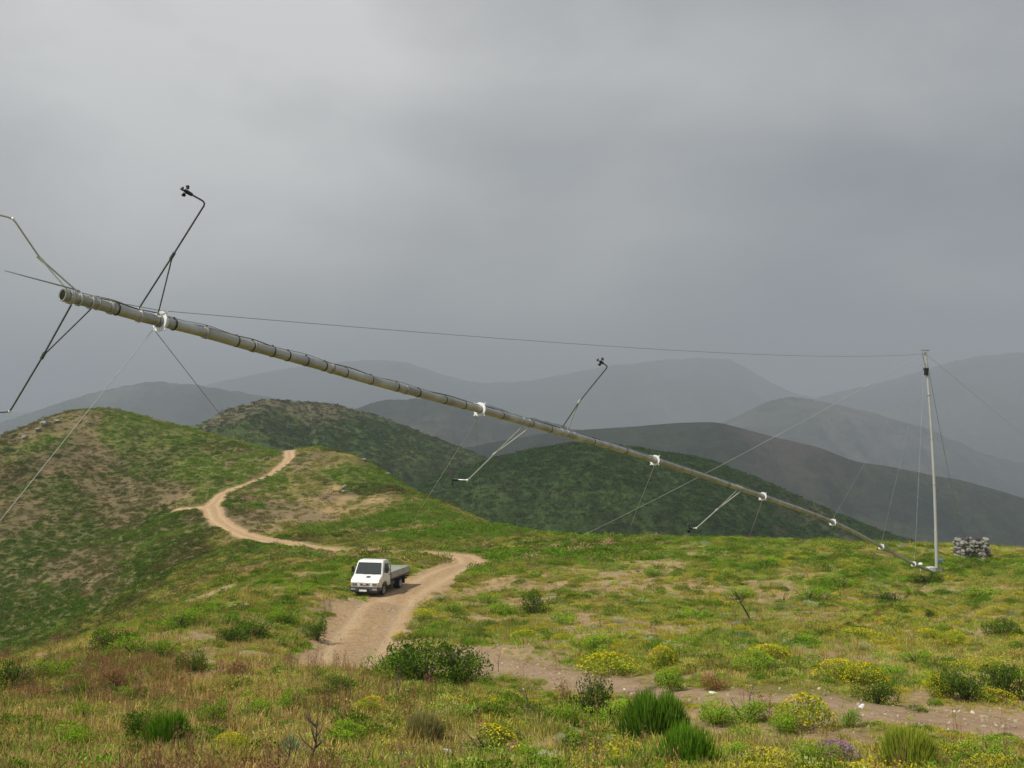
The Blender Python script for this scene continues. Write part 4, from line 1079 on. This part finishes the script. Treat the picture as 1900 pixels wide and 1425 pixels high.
def samples(n, y0, y1, pw, u0=-0.60, u1=0.60):
    """n points, density per square metre ~ distance ** -pw"""
    q = 2 - pw; t = rng.random(n)
    Y = (y0 ** q + t * (y1 ** q - y0 ** q)) ** (1 / q) if abs(q) > 1e-6 else y0 * (y1 / y0) ** t
    return rng.uniform(u0, u1, n) * Y, Y
def hsv_jit(c, n, a=0.18):
    k = 1 + rng.uniform(-a, a, (n, 1)); h = 1 + rng.uniform(-a * .5, a * .5, (n, 3)); return np.clip(c * k * h, 0, 1)
def plot(n0, pw, y1=100.0):
    X_, Y_ = samples(n0, 8.0, y1, pw); td = track_d(X_, Y_); pd_ = path_d(X_, Y_); ed = fbm(X_, Y_, 1.1, 3, 5) - 0.5
    band = (Y_ > 68) & (Y_ < 104) & (td < 2.6) & (X_ / Y_ < 0.0)
    keep = ((td + ed * 0.9 > 1.0) | ((td < .2) & (Y_ > 90) & (rng.random(n0) < .3)) | ((td > .8) & (rng.random(n0) < .12))) & ((pd_ + ed * 2.2 > 1.0) | (rng.random(n0) < 0.03)) & ~(band & (rng.random(n0) < .93))
    return X_[keep], Y_[keep], td[keep]
def fields(X_, Y_):
    wg, wt, wk = cover(X_, Y_)
    left = sstep(-0.02, -0.25, X_ / Y_) * (1 - sstep(24, 42, Y_))
    bare = sstep(0.50, 0.58, fbm(X_, Y_, 3.4, 4, 131, .6) + .02 * wt - .02 * wg)
    return wg, wt, left, bare
def lerp_t(a, b, w): return np.array(a) * (1 - w[:, None]) + np.array(b) * w[:, None]
def put(name, key, X_, Y_, td, s, tint, flat=1.0, sink=0.0):
    k = len(X_); z = H(X_, Y_, np.minimum(td, 6)) - sink * s
    rot = np.stack([rng.uniform(-.15, .15, k), rng.uniform(-.15, .15, k), rng.uniform(0, 6.28, k)], 1)
    return scatter(name, key, np.stack([X_, Y_, z], 1), rot, np.stack([s, s * rng.uniform(.8, 1.2, k), s * flat * rng.uniform(.7, 1.25, k)], 1), tint)
# grasses between the cushions, grazed short beside the bare path
def near_path(X_, Y_): return 0.45 + 0.55 * sstep(1.2, 3.2, path_d(X_, Y_))
XS, YS, td = plot(110000, 1.1); wg, wt, left, bare = fields(XS, YS); n = len(XS)
rd = fbm(XS, YS, 4.0, 3, 121); r1 = rng.random(n); al = rng.random(n) > bare * 0.80
ps = 0.015 + 0.20 * left * sstep(0.48, 0.58, rd); pdry = 0.34 + 0.30 * np.clip(wt + .6 * left, 0, 1)
m = al & (r1 < ps); k = int(m.sum()); put("dry_stalks", 'stalk', XS[m], YS[m], td[m], rng.uniform(.35, .8, k), hsv_jit(lerp_t((.38, .25, .13), (.30, .16, .10), rd[m]), k))
m = al & (r1 >= ps) & (r1 < ps + pdry); k = int(m.sum()); put("dry_grass", 'dry', XS[m], YS[m], td[m], rng.uniform(.5, 1.1, k) * (1 + .15 * left[m]) * near_path(XS[m], YS[m]), hsv_jit(lerp_t(lerp_t((.46, .40, .13), (.62, .44, .21), np.clip(wt[m] + .5 * left[m], 0, 1)), (.44, .24, .13), sstep(.5, .7, rd[m]) * left[m] * .5), k))
m = al & (r1 >= ps + pdry); k = int(m.sum()); put("green_grass", 'green', XS[m], YS[m], td[m], rng.uniform(.6, 1.5, k) * near_path(XS[m], YS[m]), hsv_jit(lerp_t((.42, .41, .08), (.27, .41, .035), wg[m]), k))
# cushions and dwarf shrubs, each a hummock with bare soil or grass round it
XS, YS, td = plot(62000, 1.0); wg, wt, left, bare = fields(XS, YS); n = len(XS)
hue = fbm(XS, YS, 2.2, 3, 141, .6); fl = fbm(XS, YS, 4.0, 3, 101); gr_ = fbm(XS, YS, 3.3, 3, 111)
al = (rng.random(n) > bare * 0.93) & (rng.random(n) > .55 * wt * (1 - wg)) & (rng.random(n) > .22 * left)
size = near_path(XS, YS) * (0.11 + 0.32 * rng.random(n) ** 2.0) * (1 + .55 * sstep(30, 80, YS)); r1 = rng.random(n)
right = sstep(-0.10, 0.05, XS / YS) * (1 - sstep(38, 60, YS) * .8)
p1 = 0.42 * sstep(0.46, 0.58, fl) * right; p2 = p1 + 0.13 * sstep(0.46, 0.60, gr_) + .02; p3 = p2 + 0.09; p4 = p3 + 0.15
def grp(lo, hi): m = al & (r1 >= lo) & (r1 < hi); return m, int(m.sum())
m, k = grp(0, p1); put("flower_scrub", 'flow', XS[m], YS[m], td[m], size[m] * 1.05, hsv_jit(np.tile([.40, .38, .045], (k, 1)), k), 0.95, .05)
m, k = grp(p1, p2); put("grey_scrub", 'cush', XS[m], YS[m], td[m], size[m] * .85, hsv_jit(lerp_t((.34, .37, .17), (.50, .55, .36), rng.random(k)), k), 0.85, .05)
m, k = grp(p2, p3); put("spiky_scrub", 'spike', XS[m], YS[m], td[m], size[m] * 1.0, hsv_jit(lerp_t((.24, .28, .05), (.14, .25, .02), wg[m]), k), 0.75)
m, k = grp(p3, p4); put("dark_scrub", 'cush', XS[m], YS[m], td[m], size[m] * 1.15, hsv_jit(np.tile([.13, .23, .02], (k, 1)), k, .25), 1.0, .05)
m, k = grp(p4, 2); put("low_scrub", 'cush', XS[m], YS[m], td[m], size[m], hsv_jit(lerp_t((.45, .43, .10), (.22, .34, .03), np.clip(wg[m] * .6 + 3.0 * (hue[m] - .42), 0, 1)), k, .28), 0.85, .06)
# bushes on the far slopes of the near hill
XF, YF = samples(90000, 66.0, 245.0, 0.8, -0.62, 0.15)
td = track_d(XF, YF); k_ = (td + (fbm(XF, YF, 3, 2, 5) - .5) > 1.15); XF, YF, td = XF[k_], YF[k_], td[k_]
wgF, wtF, wkF = cover(XF, YF); ZF = H(XF, YF, np.minimum(td, 6)); n = len(XF)
al = rng.random(n) < (0.5 + 0.5 * wgF + .45 * wkF) * (1 - 0.7 * wtF * (1 - wgF)) * (1 - .5 * brown(XF, YF)); XF, YF, ZF, wgF, wtF, wkF = (a[al] for a in (XF, YF, ZF, wgF, wtF, wkF)); n = len(XF)
hu = fbm(XF, YF, 5, 3, 151, .6); tf = lerp_t((.30, .30, .07), (.155, .27, .02), np.clip(wgF + 2 * (hu - .45), 0, 1)) * (1 - .55 * wkF[:, None]); tf = np.where((rng.random(n) < .35 * wtF)[:, None], np.array([.46, .35, .18]), tf); tf = lerp_t((0, 0, 0), (.20, .16, .07), brown(XF, YF) * .6) + tf * (1 - .6 * brown(XF, YF))[:, None]; tf = np.where((rng.random(n) < .05)[:, None], tf * .6, tf)
s = 0.17 + .24 * rng.random(n) + .6 * rng.random(n) ** 6
scatter("hillside_scrub", 'far', np.stack([XF, YF, ZF - .03], 1), np.stack([np.zeros(n), np.zeros(n), rng.uniform(0, 6.28, n)], 1), np.stack([s, s, s * rng.uniform(.6, 1.1, n)], 1), hsv_jit(tf, n, .16))
# maquis on the two hills behind
def hill_scrub(name, oname, n, tints, size, slo, shi):
    us, s_, Xw, Yw, Hh = HILL_FN[oname]
    fi = rng.uniform(0, 1, n); si = rng.uniform(slo, shi, n); i = np.clip(np.searchsorted(s_, si) - 1, 0, len(s_) - 2); fr = (si - s_[i]) / (s_[i + 1] - s_[i])
    j = fi * (len(us) - 1); j0 = np.clip(j.astype(int), 0, len(us) - 2); fj = j - j0
    def bil(A): return (A[i, j0] * (1 - fj) + A[i, j0 + 1] * fj) * (1 - fr) + (A[i + 1, j0] * (1 - fj) + A[i + 1, j0 + 1] * fj) * fr
    x, y, z = bil(Xw), bil(Yw), bil(Hh); w = np.clip((fbm(x, y, 35, 4, 7) - .5) * 3 + .5, 0, 1)
    keep = rng.random(n) < .35 + .65 * w; x, y, z, w = x[keep], y[keep], z[keep], w[keep]; n = len(x)
    s = rng.uniform(size[0], size[1], n)
    scatter(name, 'hill', np.stack([x, y, z - .1], 1), np.stack([np.zeros(n), np.zeros(n), rng.uniform(0, 6.28, n)], 1), np.stack([s, s, s * .8], 1), hsv_jit(lerp_t(tints[0], tints[1], w), n, .3))
hill_scrub("maquis_cover", "hill", 30000, ((.085, .09, .028), (.055, .095, .02)), (0.6, 1.6), -.75, .1)
hill_scrub("dark_maquis_cover", "hill.001", 46000, ((.065, .085, .018), (.046, .10, .013)), (0.5, 1.3), -.8, .1)
# stones on the bare ground
XP, YP = samples(26000, 8.5, 60, 1.2); td = track_d(XP, YP); pd_ = path_d(XP, YP); bb = fbm(XP, YP, 2.6, 4, 131, .6)
k_ = (td < 1.2) & (rng.random(len(XP)) < .35) | (pd_ < 1.4) & (rng.random(len(XP)) < .45) | ((bb > .60) & (rng.random(len(XP)) < .7)); XP, YP, td = XP[k_], YP[k_], td[k_]; n = len(XP); s = 0.02 + 0.07 * rng.random(n) ** 3
scatter("pebbles", 'peb', np.stack([XP, YP, H(XP, YP, td) + s * .1], 1), rng.uniform(0, 6.28, (n, 3)), np.stack([s * 1.3, s, s * .7], 1), hsv_jit(lerp_t((.34, .26, .20), (.56, .50, .43), rng.random(n) ** 3), n, .15))

# ---- single shrubs, each a thing
m_stem = mat("woody_stem", (0.10, 0.075, 0.05), 0.9)
m_obj_leaf = leaf_mat("shrub_leaf", 'obj', trans=0.22)
m_yel = leaf_mat("yellow_flower", (0.74, 0.60, 0.02), trans=0.2, contrast=(.7, 1.15))
m_pur = leaf_mat("purple_flower", (0.36, 0.20, 0.34), trans=0.2)
def bush(seed, n=2300, leaf=0.055, lobes=11, hh=1.0):
    s = Leaves(seed); r = s.r
    lb = []
    for i in range(lobes):
        a = r.uniform(0, 6.28); q = math.sqrt(r.random()) * .66; lb.append((Vector((math.cos(a) * q, math.sin(a) * q, r.uniform(.18, .78) * (1 - .35 * q))), r.uniform(.22, .42)))
    for i in range(n):
        c, rad = lb[r.randrange(lobes)]; d = rdir(r, .15); p = c + d * rad * (1 - .45 * r.random() ** 1.5); p.z = max(p.z, 0.0)
        o = (d * .8 + rdir(r)).normalized(); w = o.cross(rdir(r)); w = w.normalized() if w.length > .05 else o.orthogonal()
        s.quad(Vector((p.x, p.y, p.z * hh)), o, w, leaf * r.uniform(.7, 1.5), leaf * .36, var=min(1, max(0, .05 + .45 * r.random() + .35 * d.z + .25 * p.z)))  # shading put into leaf tone: lighter facing up and higher in the bush
    return s.mesh("foliage", m_obj_leaf), lb
def broom(seed, n=2800):
    """rounded mass of fine upright shoots, with a shaded foot and lit top put into the colour"""
    s = Leaves(seed); r = s.r
    lb = [(math.cos(a) * q, math.sin(a) * q, r.uniform(.30, .46)) for a, q in ((r.uniform(0, 6.28), math.sqrt(r.random()) * .58) for _ in range(9))]
    for i in range(n):
        cx_, cy_, rad = lb[r.randrange(9)]; a = r.uniform(0, 6.28); q = math.sqrt(r.random()); x = cx_ + math.cos(a) * q * rad; y = cy_ + math.sin(a) * q * rad
        top = (1 - .42 * (x * x + y * y)) * (1 - .30 * q * q) * r.uniform(.9, 1.04); l = r.uniform(.20, .38)
        z = max(0.0, top - l - (r.random() ** 2) * .55); d = Vector((x * .55 + r.uniform(-.22, .22), y * .55 + r.uniform(-.22, .22), 1.0)).normalized()
        s.blade(Vector((x * .85, y * .85, z)), d, Vector((r.uniform(-.2, .2), r.uniform(-.2, .2), .1)), l, .010, var=min(1, max(0, (z + l) * .75 - .15 + r.uniform(-.2, .25))))  # shade low in the bush is painted in through var
    return s.mesh("foliage", m_obj_leaf)
def flowers(seed, n, mt, lb=None, size=0.05, side=None):
    s = Leaves(seed); r = s.r
    for i in range(n):
        d = rdir(r, .5); d.z = abs(d.z)
        if lb: c, rad = lb[r.randrange(len(lb))]; p = c + d * rad * 1.03
        if lb and p.z < .42 + r.uniform(0, .3): continue
        else: p = Vector((d.x * .9, d.y * .9, d.z * .85))
        if side is not None and p.x * side < -0.05 + r.uniform(-.2, .2): continue
        o = rdir(r, 1.0); w = o.orthogonal().normalized(); s.quad(p, o.cross(w), w, size * r.uniform(.7, 1.3), size * .55)
    return s.mesh("flower_heads", mt)
def stems(seed):
    r = random.Random(seed); b = MB()
    for i in range(9):
        a = r.uniform(0, 6.28); q = r.uniform(.2, .7); b.tube([(0, 0, -.08), (math.cos(a) * q * .4, math.sin(a) * q * .4, .3), (math.cos(a) * q, math.sin(a) * q, .7)], [.035, .022, .008], 5)
    return b.mesh("stems", m_stem)
LV = [bush(200 + i) for i in range(4)]; BR = [broom(300 + i) for i in range(3)]
LG = [bush(400 + i, 2000, .045, 8, .8) for i in range(2)]
YF_ = [flowers(500 + i, 900, m_yel, LV[i][1]) for i in range(3)]
YH = flowers(520, 1500, m_yel, LV[0][1], side=1)
PU = flowers(530, 900, m_pur, LG[0][1], .06)
ST = [stems(600 + i) for i in range(2)]
def spiked(seed):
    s = Leaves(seed); r = s.r
    for i in range(260):
        a = r.uniform(0, 6.28); q = r.random() ** .7; d = Vector((math.cos(a) * q, math.sin(a) * q, .55)).normalized(); s.blade(Vector((0, 0, 0)), d, Vector((0, 0, -.25)), r.uniform(.7, 1.05), .03)
    return s.mesh("foliage", m_obj_leaf)
SPK = spiked(700)
GREENS = {'B': (.13, .26, .02), 'b': (.33, .40, .04), 'D': (.085, .15, .018), 'L': (.24, .38, .03), 'Y': (.27, .33, .035), 'H': (.20, .29, .04), 'G': (.42, .48, .32), 'R': (.30, .18, .08), 'V': (.20, .17, .13), 'T': (.36, .33, .12), 'A': (.26, .34, .20)}
NAME = {'B': ('broom_bush', 'bush'), 'b': ('broom_bush', 'bush'), 'D': ('leafy_shrub', 'shrub'), 'L': ('leafy_shrub', 'shrub'), 'Y': ('flowering_shrub', 'shrub'), 'H': ('flowering_shrub', 'shrub'), 'G': ('cushion_plant', 'plant'), 'R': ('withered_shrub', 'shrub'), 'V': ('lavender_bush', 'bush'), 'T': ('grass_tussock', 'tussock'), 'A': ('rosette_plant', 'plant')}
GRP = {'broom_bush': 'broom bushes on the slope', 'leafy_shrub': 'leafy green shrubs in the scrub', 'flowering_shrub': 'yellow flowering shrubs', 'cushion_plant': 'pale cushion plants'}
def shrub(px, py, w, h, kind, label, lo=8.5, hi=100, idx=[0]):
    i = idx[0]; idx[0] += 1
    if px < 700 and py > 1150: w *= 1.15; h *= 1.35
    elif py > 1240 and kind in 'BDLY': w *= 1.12; h *= 1.18
    p = hit(px, py, lo, hi); sc = w / 2 / F * p.y * 1.22; sz = h / F * p.y * 1.12
    nm, cat = NAME[kind]; root = empty(nm, p - Vector((0, 0, 0.02)), (i * 2.4) % 6.28 if kind != 'H' else 0)
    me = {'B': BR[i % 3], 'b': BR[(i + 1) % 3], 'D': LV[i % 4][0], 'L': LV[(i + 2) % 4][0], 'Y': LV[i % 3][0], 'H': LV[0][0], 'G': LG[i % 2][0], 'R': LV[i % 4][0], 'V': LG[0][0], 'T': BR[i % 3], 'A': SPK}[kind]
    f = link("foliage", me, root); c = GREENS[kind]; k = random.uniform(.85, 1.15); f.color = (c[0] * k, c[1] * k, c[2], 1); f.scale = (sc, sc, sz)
    if kind in 'DLRH': s_ = link("stems", ST[i % 2], root); s_.scale = (sc, sc, sz)
    if kind == 'Y': s_ = link("flower_heads", YF_[i % 3], root); s_.scale = (sc, sc, sz)
    if kind == 'H': s_ = link("flower_heads", YH, root); s_.scale = (sc, sc, sz)
    if kind == 'V': s_ = link("flower_heads", PU, root); s_.scale = (sc, sc, sz)
    tag(root, label, cat, GRP.get(nm))
SHRUBS = [
 (1215,1375,122,82,'B',"dark green spiky broom bush, the rear one of the two right of centre"),
 (1275,1428,108,78,'B',"dark green broom bush at the very bottom, in front of its taller twin"),
 (1685,1438,135,92,'b',"tall yellow-green spiky broom bush at the bottom right corner below the bare path"),
 (315,1396,92,58,'B',"rounded dark green broom bush at the lower left"),
 (262,1382,72,52,'D',"dark leafy bush touching the left side of the rounded broom at lower left"),
 (790,1272,130,74,'D',"big dark green bush at the near end of the track, left half of the clump"),
 (845,1270,100,66,'D',"big dark green bush at the near end of the track, right half of the clump"),
 (722,1262,95,46,'L',"lower paler bush on the left flank of the big dark clump by the track"),
 (870,1255,40,34,'L',"small pointed bush on the right flank of the big dark clump by the track"),
 (1088,1336,84,72,'D',"dark bush with a brownish top, left of the two broom bushes"),
 (1130,1352,90,50,'L',"mid green bush between the brown topped bush and the broom bushes"),
 (1055,1350,50,46,'L',"green bush on the left side of the brown topped bush"),
 (905,1408,122,66,'H',"brightest yellow bush at the bottom, green on its left half"),
 (925,1328,64,28,'Y',"small flat yellow bush just above the brightest yellow bush"),
 (985,1322,50,22,'Y',"pale yellow flowering bush beside the thin dead sapling"),
 (780,1375,86,58,'T',"straw coloured grass tussock left of the brightest yellow bush"),
 (990,1140,58,48,'D',"round dark bush standing alone right of the track, level with the truck"),
 (933,1142,54,26,'L',"low green bush left of the round dark bush right of the track"),
 (1382,1340,88,36,'L',"bright green bush in the row below the bare path, right end"),
 (1325,1345,72,40,'L',"bright green bush in the row below the bare path, next to the brooms"),
 (1245,1284,56,42,'L',"green bush growing into the bare path from above"),
 (1330,1280,58,34,'R',"red-brown withered bush on the upper edge of the bare path"),
 (1555,1272,84,44,'Y',"yellow flowering bush in the bank above the bare path, left part"),
 (1605,1276,76,40,'Y',"yellow flowering bush in the bank above the bare path, right part"),
 (1130,1252,104,36,'Y',"wide yellow-green bush with a dark foot above the bare path"),
 (1228,1245,50,42,'Y',"upright yellow bush right of the wide yellow-green one"),
 (1495,1352,94,56,'Y',"golden yellow bush just below the bare path"),
 (1450,1362,56,40,'L',"green bush on the left side of the golden yellow bush below the path"),
 (1628,1306,66,40,'D',"dark bush standing in the middle of the bare path with white stones round it"),
 (1790,1298,90,56,'D',"speckled dark bush at the right, behind the small bright yellow bush"),
 (1868,1300,84,60,'D',"dark green bush at the right picture edge above the path"),
 (1850,1306,66,24,'Y',"small bright yellow bush at the right edge with a dark hollow under it"),
 (1738,1296,48,40,'Y',"yellow dotted bush left of the speckled dark bush"),
 (1553,1412,80,40,'V',"purple flowering lavender bush at the bottom right"),
 (1015,1424,70,36,'G',"pale grey-green cushion plant at the bottom edge left of the brooms"),
 (1122,1388,56,28,'G',"grey cushion plant left of the front broom bush"),
 (1203,1196,30,19,'G',"smooth pale round cushion plant in the middle of the right slope"),
 (1256,1206,32,15,'G',"flatter pale cushion plant just right of the round one"),
 (1150,1156,30,13,'G',"pale cushion plant above and left of the round one"),
 (1045,1380,36,24,'G',"whitish cushion plant under the brown topped bush"),
 (540,1412,52,40,'A',"pale green rosette plant with pointed leaves near the bottom left"),
 (128,1305,70,28,'D',"flat dark bush in the dry grass at the left, lower of a pair"),
 (192,1302,50,28,'D',"dark bush right of the flat one in the dry grass at the left"),
 (358,1250,56,32,'D',"dark bush at the top of the dry grass, left of the red stalks"),
 (400,1352,56,44,'L',"bright bush right of the rounded broom at lower left"),
 (475,1190,70,34,'D',"dark bush on the near crest halfway to the truck, right of a pair"),
 (432,1198,56,28,'D',"dark bush on the near crest halfway to the truck, left of a pair"),
 (198,1208,70,34,'D',"dark bush on the left crest against the far slope"),
 (28,1285,84,46,'D',"dark bush cut by the left picture edge"),
 (95,1262,70,30,'L',"green bush right behind the one cut by the left edge"),
 (628,1300,50,32,'D',"dark bush below the near end of the track, left of the big clump"),
 (120,1400,74,42,'L',"pale green bush at the bottom left corner"),
 (60,1418,60,30,'L',"low green bush at the very bottom left"),
 (540,1325,52,38,'L',"fresh green bush among the red-brown stalks"),
 (210,1280,46,30,'R',"brown withered bush in the dry grass at the left"),
 (1722,1084,70,22,'D',"low dark bush directly under the foot of the mast"),
 (1728,1148,28,20,'D',"single small dark bush on the right slope below the mast foot"),
 (1372,1112,62,26,'L',"green bush over the leaning burnt stick"),
 (1560,1094,60,30,'L',"large green bush on the right plateau under the mast"),
 (1500,1118,76,30,'L',"spreading green bush right of the white stone and stump"),
 (738,1188,30,16,'Y',"little yellow-green tuft on the right edge of the track"),
 (782,1150,52,22,'Y',"yellow topped bush at the bend edge of the track"),
 (838,1140,52,24,'L',"green bush behind the yellow topped one at the track edge"),
 (975,1190,60,22,'Y',"flat yellow bush right of the track above the clump"),
 (1722,1190,56,24,'Y',"yellow bush on the upper right slope, left of two"),
 (1772,1202,48,34,'Y',"yellow-green bush on the upper right slope, right of two"),
 (1600,1185,80,20,'Y',"long flat yellow bush on the upper right slope"),
 (1425,1225,80,30,'Y',"yellow-green hummock above the bare path in the middle right"),
 (1400,1244,76,32,'L',"green hummock in front of the yellow-green one in the middle right"),
 (1840,1412,90,36,'L',"green bush at the bottom right, left of the picture edge"),
 (1575,1350,38,34,'L',"small bush on the far right of the golden yellow bush, in the path"),
 (985,1410,52,30,'L',"bright green bush right of the brightest yellow bush"),
 (690,1330,60,30,'Y',"thin yellow bush below the dark clump near the white daisies"),
 (1510,1425,90,44,'L',"green mound left of the purple lavender at the bottom"),
 (255,1222,90,30,'L',"long green bush along the left crest, right of the dark crest bush"),
 (330,1165,80,26,'L',"bright green bush on the crest line where it climbs towards the truck"),
 (400,1140,70,24,'L',"bright green bush on the crest, further up towards the truck"),
 (560,1105,64,22,'L',"low bright bush on the crest just left of the truck"),
 (590,1190,44,30,'D',"small dark bush touching the left edge of the track"),
 (530,1160,60,28,'L',"green bush left of the track, above the red-brown grass"),
 (300,1225,60,30,'L',"green bush in the middle of the left foreground, under the crest"),
 (450,1265,50,30,'R',"rusty brown bush in the reddish stalks left of the track"),
 (160,1345,56,34,'L',"pale green bush in the straw, left of the rounded broom"),
 (470,1345,60,36,'L',"green bush with bare stems below the reddish stalks"),
 (640,1385,70,36,'L',"grassy green bush at the bottom, below the thin yellow bush"),
 (425,1405,70,36,'Y',"faint yellow bush at the bottom, right of the rounded broom"),
 (1350,1415,70,34,'L',"soft green bush right of the front broom bush"),
 (1760,1405,60,30,'L',"low green bush between the yellow-green broom and the right edge"),
 (1660,1262,60,26,'L',"green bush right of the yellow bank above the bare path"),
 (1700,1232,70,26,'L',"wide green bush above the yellow dotted bush"),
 (1500,1195,60,24,'L',"green hummock on the right slope, left of the long flat yellow bush"),
 (1110,1205,70,26,'L',"green hummock left of the smooth pale cushion plant"),
 (1040,1160,64,24,'L',"green hummock right of the round dark bush"),
 (1290,1150,70,22,'L',"green hummock left of the leaning burnt stick"),
 (1860,1180,70,34,'D',"dark bush at the right picture edge, upper slope"),
 (1820,1110,80,24,'L',"green bush in front of the stone ruin"),
 (1640,1118,60,22,'D',"dark bush on the plateau left of the mast foot"),
 (1420,1050,70,18,'L',"green bush on the plateau edge under the middle of the mast"),
 (1215,1070,60,18,'L',"green bush on the far plateau right of the brown patch"),
 (1785,1047,34,14,'L',"small bush in front of the left half of the stone ruin"),
 (1838,1050,36,14,'L',"small bush in front of the right half of the stone ruin"),
 (905,1120,50,20,'L',"small green bush by the right track edge, level with the truck"),
]
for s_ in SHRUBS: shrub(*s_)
# dead sticks
m_dead = mat("dead_wood", (0.09, 0.07, 0.055), 0.9, noise=0.3); m_burnt = mat("burnt_wood", (0.02, 0.018, 0.016), 0.9); m_greyw = mat("bleached_wood", (0.34, 0.33, 0.30), 0.9)
def dead(px, py, h, lean, label, mt, nb=5, r0=.012, seed=0, lo=8.5, hi=80, name="dead_sapling"):
    r = random.Random(seed); p = hit(px, py, lo, hi); H_ = h / F * p.y; b = MB(); pts = [Vector((lean * H_ * t + r.uniform(-.03, .03) * H_, r.uniform(-.03, .03) * H_, H_ * t - .03)) for t in (0, .25, .5, .75, 1)]
    b.tube(pts, [r0, r0 * .85, r0 * .7, r0 * .5, r0 * .25], 7)
    o = b.build(name, mt); o.location = p
    for i in range(nb):
        t = r.uniform(.3, .85); q = pts[0].lerp(pts[-1], t); a = r.uniform(0, 6.28); l = H_ * r.uniform(.2, .45); c = MB()
        e = q + Vector((math.cos(a) * l * .7, math.sin(a) * l * .4, l * .8)); c.tube([q, (q + e) / 2 + Vector((math.cos(a) * l * .12, 0, 0)), e], [r0 * .5, r0 * .35, r0 * .15], 5)
        c.tube([(q + e) / 2, (q + e) / 2 + Vector((-.2 * l, .1 * l, .5 * l))], [r0 * .3, r0 * .12], 4)
        c.build("twig", mt, o)
    tag(o, label, "dead plant")
dead(982,1340,62,-.1,"thin dead sapling standing left of the brown topped bush",m_dead,5,.014,1)
dead(578,1428,100,.1,"branched dead sapling at the bottom, nearest to the viewer on the left",m_dead,8,.018,2,6)
dead(528,1430,60,.25,"short dead stem in front of the pale rosette plant",m_dead,4,.014,3,6)
dead(742,1300,60,-.1,"dry brown sapling in front of the big dark clump",m_dead,6,.012,4)
dead(1395,1156,50,-.5,"leaning burnt black stick on the right slope above a white stone",m_burnt,1,.04,5,20)
dead(1456,1120,14,-.1,"small burnt stump beside a white stone",m_burnt,0,.05,6,20,name="burnt_stump")
dead(320,1388,44,.7,"bleached stick leaning against the rounded broom at lower left",m_greyw,0,.010,7)
dead(1390,1310,46,.15,"forked reddish twig standing on the bare path",m_dead,5,.008,8)
dead(925,1250,52,.05,"thin bare twig on the pinkish soil right of the big dark clump",m_dead,4,.008,9)
